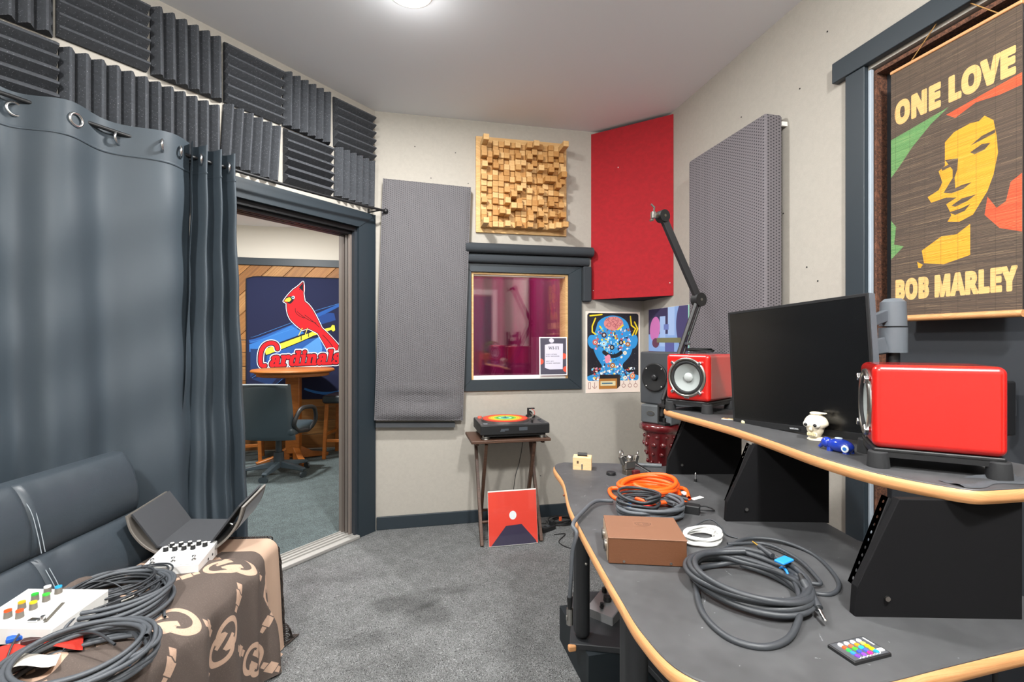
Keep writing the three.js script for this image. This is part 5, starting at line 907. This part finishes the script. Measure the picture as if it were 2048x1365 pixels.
{ // heap of leads
  const y0 = SEAT + .012; let c = px(228, 1228, y0);
  const big = (label, c, rx, rz, tu, n, rise, sd, r, extra) => { const t = thing('cable_coil', label, 'cable', [c.x, y0, c.z]); obj('cord', tube(coilPts(V(0, 0, 0), rx, rz, tu, n, rise, sd, .2, r), r, n * 60, 7), M.cableGrey, t); if (extra) extra(t); return t; };
  big('thick grey cable coil beside the white effects unit', c, .14, .15, .5, 11, .06, 501, .0058, t => { obj('inner_cord', tube(coilPts(V(-.01, .01, -.02), .095, .11, .9, 7, .04, 503, .28, .004), .004, 360, 7), M.cable, t); obj('plug', [bar(V(.06, .055, .02), V(.02, .05, .06), .006), bar(V(.02, .05, .06), V(.0, .048, .08), .003)], M.steel, t); });
  { const d = px(225, 1215, y0), t = thing('cable_coil', 'tangle of thin black leads between the grey coils', 'cable', [d.x, y0, d.z]); obj('cord', tube(coilPts(V(0, .02, 0), .13, .1, 1.1, 7, .05, 511, .38, .003), .003, 420, 6), M.cable, t); }
  c = px(165, 1350, y0); big('thick grey cable coil with a blue end near the red cloth', c, .135, .125, .3, 11, .06, 505, .006, t => { obj('blue_end', [rt(cy(.006, .006, .03, 0, 0, 0, 12), .6, 0, .3).translate(.115, .045, .045)], M.blueTie, t); });
  const a = (x, y, h) => px(x, y, y0 + h); const R = (label, pts, r, m) => cable(label, pts.map(p => a(...p)), r, m || M.cable, pts.length * 14);
  R('thin black lead arching from the mixer knob to the cable heap', [[108, 1212, .05], [140, 1185, .06], [185, 1165, .065], [220, 1165, .055], [245, 1178, .035], [252, 1190, .02]], .0022);
  R('thin black lead running over the white mixer top', [[10, 1330, .03], [25, 1290, .06], [55, 1250, .062], [95, 1215, .06], [150, 1216, .05], [200, 1215, .03]], .0022);
  R('grey lead crossing from the mixer to the coil beside the effects unit', [[130, 1300, .03], [128, 1262, .06], [150, 1235, .07], [210, 1195, .06], [270, 1188, .04], [320, 1205, .02], [330, 1235, .015]], .0038, M.cableGrey);
  R('black lead stretched between both grey coils', [[40, 1325, .04], [90, 1290, .055], [150, 1268, .055], [190, 1266, .06], [230, 1290, .05]], .0034);
  R('black jack lead reaching towards the effects unit', [[175, 1225, .05], [230, 1190, .05], [290, 1175, .03], [325, 1165, .02]], .003);
  { const p = a(335, 1162, .022), q = a(300, 1172, .026), m = a(345, 1157, .02), t = thing('jack_plug', 'black and silver jack plug lying in front of the effects unit', 'plug', [0, 0, 0]); obj('sleeve', bar(p, m, .006, .003), M.black, t); obj('shaft', bar(q, p, .0042), M.chrome, t); }
  { const p = a(215, 1225, .0); const t = thing('power_adapter', 'black power adapter inside the grey cable coil on the sofa', 'power adapter', [p.x, y0, p.z], .6); obj('brick', rb(.06, .04, .045, .005, 0, .02, 0), std(0x2f3135, .6), t); obj('pins', rb(.02, .004, .014, .001, -.03, .035, .02), M.chrome, t); }
  { const p = a(228, 1252, 0); const t = thing('plug_adapter', 'round black plug adapter between the cables', 'adapter', [p.x, y0, p.z]); obj('body', [mv(cy(.016, .018, .03, 0, .05, 0, 18), 0, 0, 0), rb(.024, .03, .024, .005, .01, .03, .012)], M.black, t); }
  { const p = a(62, 1328, 0), g = grid(24, 12, (u, v) => [(u - .5) * .2, .012 + .02 * Math.sin(u * 7) * Math.sin(v * 5) + .018 * Math.sin(v * PI) + .015, (v - .5) * .07 + .01 * Math.sin(u * 9)]); const o = tag(obj('red_cloth', g, std(0xb92a1c, .8, { side: THREE.DoubleSide })), 'crumpled red cloth under the cables on the sofa', 'cloth'); o.position.set(p.x, y0, p.z); o.rotation.y = .45; }
  { const p = a(40, 1318, 0); const t = thing('tape_piece', 'folded bright blue tape on the cables by the white mixer', 'tape', [p.x, y0 + .05, p.z], .5); obj('tape', [rb(.05, .012, .02, .003, 0, .006, 0), rb(.012, .016, .024, .003, .02, .006, 0)], std(0x1558b8, .5), t); }
  { const p = a(95, 1315, 0); const t = thing('connector_box', 'dark red inline connector box between the cables', 'adapter', [p.x, y0 + .04, p.z], .25); obj('body', rb(.1, .018, .018, .004, 0, .009, 0), std(0x3a2222, .5), t); obj('red_end', rb(.014, .02, .02, .003, .055, .01, 0), std(0xb02620, .5), t); }
  { const p = a(60, 1362, 0); const t = thing('paper_card', 'crumpled white card at the sofa edge under the cables', 'card', [p.x, y0 + .03, p.z], .4); obj('sheet', grid(8, 6, (u, v) => [(u - .5) * .1, .01 + .012 * Math.sin(u * 5) + .008 * v, (v - .5) * .07]), std(0xeae4d8, .8, { side: THREE.DoubleSide }), t); }
}

// ---------------------------------------------------------------- the next room
{
  // fleece banner: red bird on a yellow bat, red script word
  const tx = canvasTex(1024, 1024, (c, w, h) => {
    // (x, y) are in the crop of the photograph, 44..690 across, 45..775 down
    const X = x => (x - 44) / 821 * w, Y = y => (y - 45) / 735 * h;
    const path = (pts, close = true) => { c.beginPath(); pts.forEach((p, i) => p.length > 2 ? c.quadraticCurveTo(X(p[0]), Y(p[1]), X(p[2]), Y(p[3])) : i ? c.lineTo(X(p[0]), Y(p[1])) : c.moveTo(X(p[0]), Y(p[1]))); if (close) c.closePath(); };
    c.fillStyle = '#0e1638'; c.fillRect(0, 0, w, h);
    const blues = ['#1d4f96', '#2c6bb4', '#173a78', '#4a88c8', '#14305f'];
    for (const [p, i] of [[[[60, 430], [360, 320], [690, 185], [690, 200], [380, 350], [64, 450]], 0], [[[62, 455], [330, 335], [420, 380], [64, 500]], 1], [[[420, 340], [560, 240, 620, 260], [630, 300], [520, 330]], 2], [[[120, 520], [420, 420], [560, 400], [620, 470], [680, 560], [400, 590], [130, 600]], 0], [[[360, 500], [520, 400], [540, 470], [520, 580], [380, 590]], 3], [[[70, 480], [180, 470], [170, 560], [70, 650]], 4], [[[420, 710], [560, 760, 690, 720], [690, 735], [560, 780, 415, 722]], 1], [[[80, 655], [300, 590], [200, 690]], 4], [[[660, 400], [690, 400], [690, 500], [640, 470]], 1]]) { path(p); c.fillStyle = blues[i]; c.fill(); }
    c.lineJoin = 'round'; c.strokeStyle = '#3f7fc4'; c.lineWidth = 3; for (const [a, b, d, e] of [[70, 410, 350, 312], [70, 440, 350, 352], [490, 245, 690, 188], [80, 650, 120, 625], [230, 690, 275, 655]]) { c.beginPath(); c.moveTo(X(a), Y(b)); c.lineTo(X(d), Y(e)); c.stroke(); }
    const bat = [[158, 478], [385, 402], [470, 374], [596, 345], [606, 330], [622, 332], [626, 362], [612, 370], [600, 360], [480, 395], [400, 428], [186, 506], [170, 510]];
    path(bat); c.lineWidth = 14; c.strokeStyle = '#0a0f22'; c.stroke(); c.fillStyle = '#e8e23c'; c.fill(); c.fillStyle = '#0a0f22'; c.fillRect(X(394), Y(396), 7, 38); c.fillRect(X(444), Y(378), 7, 34);
    const bird = [[284, 190], [312, 150, 350, 118], [382, 100, 410, 72], [420, 100, 412, 140], [420, 190], [450, 205, 480, 250], [510, 300, 535, 350], [600, 400, 648, 455], [645, 480], [600, 492], [580, 490], [550, 440, 510, 380], [470, 360, 440, 350], [405, 360], [360, 330, 330, 300], [300, 260, 305, 200]];
    path(bird); c.lineWidth = 20; c.strokeStyle = '#f2eef0'; c.stroke(); c.lineWidth = 10; c.strokeStyle = '#0a0a14'; c.stroke(); c.fillStyle = '#c3141e'; c.fill();
    c.fillStyle = '#12101a'; path([[300, 165], [330, 155, 358, 165], [350, 190, 325, 205], [308, 200]]); c.fill(); c.fillStyle = '#ead83a'; path([[286, 190], [305, 165, 325, 166], [334, 180], [318, 193]]); c.fill(); c.fillStyle = '#a9d4ee'; c.beginPath(); c.arc(X(346), Y(166), 13, 0, 7); c.fill(); c.fillStyle = '#111'; c.beginPath(); c.arc(X(344), Y(166), 7, 0, 7); c.fill(); c.strokeStyle = '#4a0a10'; c.lineWidth = 6; for (const p of [[[370, 250], [430, 300, 500, 320]], [[420, 270], [470, 300, 520, 345]], [[540, 390], [590, 430, 620, 480]], [[360, 230], [350, 270, 420, 290]], [[385, 120], [405, 105]]]) { path(p, false); c.stroke(); }
    c.fillStyle = '#12101a'; path([[384, 105], [412, 75], [412, 130]]); c.fill();
    c.strokeStyle = '#d8c050'; c.lineWidth = 7; path([[405, 350], [380, 395]], false); c.stroke(); path([[440, 350], [425, 388]], false); c.stroke();
    // script word
    c.save(); c.translate(X(118), Y(592)); c.rotate(-.035); c.font = 'italic 900 150px serif'; c.lineJoin = 'round'; const tw = c.measureText('ardinals').width; const drawC = (lw, col) => { c.lineWidth = lw; c.strokeStyle = col; c.lineCap = 'round'; c.beginPath(); c.moveTo(160, -158); c.quadraticCurveTo(158, -212, 100, -208); c.quadraticCurveTo(24, -196, 22, -70); c.quadraticCurveTo(20, -10, 58, -22); c.stroke(); };
    const sx = 588 / tw, wd = (lw, col, fill) => { c.save(); c.translate(88, -14); c.scale(sx, 1.02); if (lw) { c.lineWidth = lw / sx * 1; c.strokeStyle = col; c.strokeText('ardinals', 0, 0); } if (fill) { c.fillStyle = fill; c.fillText('ardinals', 0, 0); } c.restore(); };
    drawC(58, '#f2eef0'); wd(34, '#f2eef0'); drawC(46, '#0a0f22'); wd(20, '#0a0f22'); drawC(32, '#c3141e'); wd(7, '#c3141e', '#c3141e'); c.restore();
  });
  const t = thing('fleece_banner', 'navy fleece banner with a red bird on a yellow bat and Cardinals lettering', 'banner', [-1.125, .60, -6.083]);
  const W = 1.36, Hh = 1.43; const F = (u, v, z) => { const x = (u - .5) * W, y = v * Hh; const wv = .012 * Math.sin(u * 11 + v * 2) * (.3 + (1 - v)) + .006 * Math.sin(v * 9); const cut = .03 * Math.pow(Math.abs(u - .5) * 2, 14) * (v > .5 ? -1 : 1); return [x, y + cut, .018 + wv * .8 + z, u, v]; };
  obj('fleece', grid(40, 40, (u, v) => F(u, v, 0)), std(0xffffff, .92, { map: tx, side: THREE.DoubleSide }), t);
  obj('hem', tube([...Array(21).keys()].map(i => V(...F(i / 20, 1, 0).slice(0, 3))), .006, 60, 6), std(0x10131f, .9), t); obj('hem', tube([...Array(21).keys()].map(i => V(...F(0, i / 20, 0).slice(0, 3))), .006, 60, 6), std(0x10131f, .9), t);
}
{
  let t = thing('pub_table', 'round oak pub table in front of the banner', 'table', [-1.2, 0, -5.6]);
  obj('table_top', tri(lathe([[0, .945], [.38, .945], [.385, .955], [.415, .958], [.42, .972], [.405, .985], [0, .985]], 48), .4), M.oak, t); obj('apron', tri(lathe([[.36, .945], [.36, .915], [.345, .91], [.34, .945]], 48), .4), M.oak, t);
  obj('post', tri(rb(.14, .84, .14, .012, 0, .5, 0), .3), M.oak, t); for (let k = 0; k < 4; k++) { const a = k * PI / 2 + .5; obj('foot', tri(mv(ext(poly([[.05, .02], [.36, 0], [.37, .03], [.2, .07], [.05, .16]]), .06, .004), 0, 0, -.03).rotateY(a), .3), M.oak, t); }
  // office chair, seen from behind
  t = thing('office_chair', 'dark leather office chair on castors turned towards the pub table', 'office chair', [-1.21, 0, -5.02], PI - .25);     // +z is its front
  const lm = phy(0x2e3b42, .45); const bk = grid(26, 26, (u, v) => { const x = (u - .5) * (.50 - .05 * v), y = .37 + v * .52, e = Math.pow(Math.sin(PI * u), .2) * Math.pow(Math.sin(PI * Math.max(.002, Math.min(.998, v))), .2); return [x, y, -.22 - .035 * e - .05 * v + .05 * Math.pow(Math.abs(u - .5) * 2, 2)]; }), bf = grid(26, 26, (u, v) => { const x = (.5 - u) * (.50 - .05 * v), y = .37 + v * .52, e = Math.pow(Math.sin(PI * u), .2) * Math.pow(Math.sin(PI * Math.max(.002, Math.min(.998, v))), .2); return [x, y, -.22 + .05 * e - .05 * v + .05 * Math.pow(Math.abs(u - .5) * 2, 2)]; });
  obj('backrest', [bk, bf], lm, t); obj('worn_edge', tube([V(-.22, .882, -.258), V(-.1, .888, -.285), V(.1, .888, -.285), V(.22, .882, -.258)], .009, 40, 8), std(0x8b9296, .8), t);
  obj('seat', rb(.5, .09, .48, .04, 0, .45, .02, 4), lm, t); obj('under_plate', rb(.2, .03, .22, .01, 0, .39, 0), M.black, t); obj('gas_column', [cy(.028, .03, .2, 0, .29, 0, 20), cy(.045, .05, .12, 0, .16, 0, 20)], std(0x2a3238, .4), t);
  for (const s of [-1, 1]) { const ap = [V(s * .24, .42, .12), V(s * .285, .5, .16), V(s * .29, .62, .13), V(s * .285, .655, .0), V(s * .275, .64, -.14), V(s * .25, .52, -.2), V(s * .24, .45, -.12), V(s * .25, .43, .0)]; obj('armrest', tube(ap, .02, 80, 10, true), M.black, t); }
  for (let k = 0; k < 5; k++) { const a = k / 5 * PI * 2 + .35; const g = ext(poly([[.03, .07], [.29, .06], [.30, .08], [.28, .09], [.03, .135]]), .045, .006).translate(0, 0, -.0225).rotateY(a); obj('base_spoke', g, std(0x46525a, .45), t); const q = V(Math.cos(a) * .29, 0, -Math.sin(a) * .29); const cs = obj('castor', [rt(cy(.028, .028, .016, 0, 0, 0, 18), 0, 0, PI / 2).rotateY(a).translate(q.x, .028, q.z).translate(Math.cos(a + 1.57) * .014, 0, -Math.sin(a + 1.57) * .014), rt(cy(.028, .028, .016, 0, 0, 0, 18), 0, 0, PI / 2).rotateY(a).translate(q.x, .028, q.z).translate(-Math.cos(a + 1.57) * .014, 0, Math.sin(a + 1.57) * .014)], std(0x323c42, .5), t); obj('castor_stem', cy(.008, .008, .03, q.x, .055, q.z, 10), M.black, cs); }
  // wooden chairs round the table
  const chair = (label, x, z, turn, wood) => { const c = thing('dining_chair', label, 'chair', [x, 0, z], turn, 'oak chairs at the pub table'); const H = .62; for (const sx of [-1, 1]) { obj('leg', tri(beam(V(sx * .2, 0, .19), V(sx * .17, H - .02, .17), .035, .035), .3), M.oak, c); obj('leg', tri(beam(V(sx * .2, 0, -.2), V(sx * .18, H + .42, -.22), .035, .035), .3), M.oak, c); obj('stretcher', tri(beam(V(sx * .19, .2, .18), V(sx * .19, .2, -.19), .02, .03), .3), M.oak, c); } obj('stretcher', tri(beam(V(-.19, .26, .185), V(.19, .26, .185), .03, .02), .3), M.oak, c); obj('seat', rb(.44, .09, .42, .03, 0, H + .03, 0, 4), wood ? M.oak : std(0x242c32, .5), c); obj('backrest', mv(rb(.36, .26, .05, .02, 0, 0, 0, 4).rotateX(-.08), 0, H + .32, -.21), wood ? M.oak : std(0x242c32, .5), c); return c; };
  chair('oak chair with a dark padded seat beside the pub table', -.66, -5.72, -PI / 2 - .2, false);
  chair('oak chair with a wooden seat half hidden behind the office chair', -1.72, -5.62, PI / 2 + .2, true);
}
// ---------------------------------------------------------------- booth drape; palm and chair behind the camera, mirrored in the window
{
  const t = thing('booth_drape', 'burgundy pleated drape inside the booth behind the window', 'drape', [1.1, 0, -5.36]);
  obj('cloth', grid(200, 12, (u, v) => [(u - .5) * 2.3, .03 + v * 2.5, .035 * Math.sin(u * 62) + .012 * Math.sin(u * 23 + v * 2)]), std(0x6e1a42, .85, { side: THREE.DoubleSide }), t);
  obj('track', rb(2.34, .03, .04, .004, 0, 2.55, 0), M.black, t);
  const s = obj('seam', grid(200, 1, (u, v) => [(u - .5) * 2.3, .88 + v * .015, .042 * Math.sin(u * 62) + .012 * Math.sin(u * 23 + .7) + .006]), std(0x34101c, .85, { side: THREE.DoubleSide }), t);
}
{
  let t = thing('potted_palm', 'green potted palm by the teal door, mirrored in the window glass', 'palm', [1.17, 0, 1.3]); obj('pot', lathe([[0, 0], [.13, 0], [.17, .3], [.175, .34], [.15, .34], [.14, .3], [0, .29]], 28), std(0x4a3428, .7), t);
  const r = rng(601), gm = std(0x3d7d46, .6, { side: THREE.DoubleSide }); obj('stem', [0, 1, 2].map(k => bar(V((k - 1) * .03, .29, 0), V((k - 1) * .07, .75, .02 * k), .012, .008)), std(0x5a6a38, .7), t);
  for (let k = 0; k < 13; k++) { const a = k / 13 * PI * 2 + r() * .4, L = .3 + r() * .16, up = .35 + r() * .35; const cvp = [V(0, .72, 0), V(Math.cos(a) * L * .35, .72 + up * .75, Math.sin(a) * L * .35), V(Math.cos(a) * L * .75, .72 + up * .85, Math.sin(a) * L * .75), V(Math.cos(a) * L, .72 + up * .45, Math.sin(a) * L)]; const cv = new THREE.CatmullRomCurve3(cvp); const g = [tube(cvp, .004, 20, 5)]; for (let i = 4; i < 26; i++) { const u = i / 26, p = cv.getPoint(u), d = cv.getTangent(u), s = V(-d.z, 0, d.x).normalize(); for (const sd of [-1, 1]) { const l = .16 * Math.sin(PI * Math.min(1, u * .9 + .1)), e = p.clone().addScaledVector(s, sd * l).addScaledVector(d, l * .6).add(V(0, -l * .4, 0)), m = p.clone().lerp(e, .5).add(V(0, .012, 0)); const bw = d.clone().multiplyScalar(.009); const q = new THREE.BufferGeometry(); q.setAttribute('position', new THREE.Float32BufferAttribute([p.x, p.y, p.z, m.x + bw.x, m.y + bw.y, m.z + bw.z, e.x, e.y, e.z, p.x, p.y, p.z, e.x, e.y, e.z, m.x - bw.x, m.y - bw.y, m.z - bw.z], 3)); q.computeVertexNormals(); g.push(q); } } obj('frond', g, gm, t); }
  t = thing('wooden_chair', 'brown wooden chair in front of the palm, mirrored in the window glass', 'chair', [1.32, 0, .55], PI + .1); for (const sx of [-1, 1]) { obj('leg', tri(beam(V(sx * .19, 0, .19), V(sx * .17, .46, .17), .035, .035), .3), M.oak, t); obj('leg', tri(beam(V(sx * .2, 0, -.2), V(sx * .19, 1.1, -.25), .038, .035), .3), M.oak, t); } obj('seat', tri(rb(.44, .05, .42, .01, 0, .48, 0), .3), M.oak, t); obj('rail', [tri(rb(.36, .11, .025, .01, 0, 1.03, -.245), .3), tri(rb(.36, .06, .02, .008, 0, .75, -.225), .3)], M.oak, t); for (const x of [-.1, 0, .1]) obj('splat', tri(beam(V(x, .76, -.225), V(x, 1.0, -.24), .03, .014), .3), M.oak, t);
}

scene.traverse(o => { if (o.isMesh) { o.castShadow = true; o.receiveShadow = true; } if (o.isLight) { o.castShadow = true; if (o.shadow) { o.shadow.bias = -0.0005; o.shadow.mapSize && o.shadow.mapSize.set(1024, 1024); } } });
renderer.render(scene, camera);
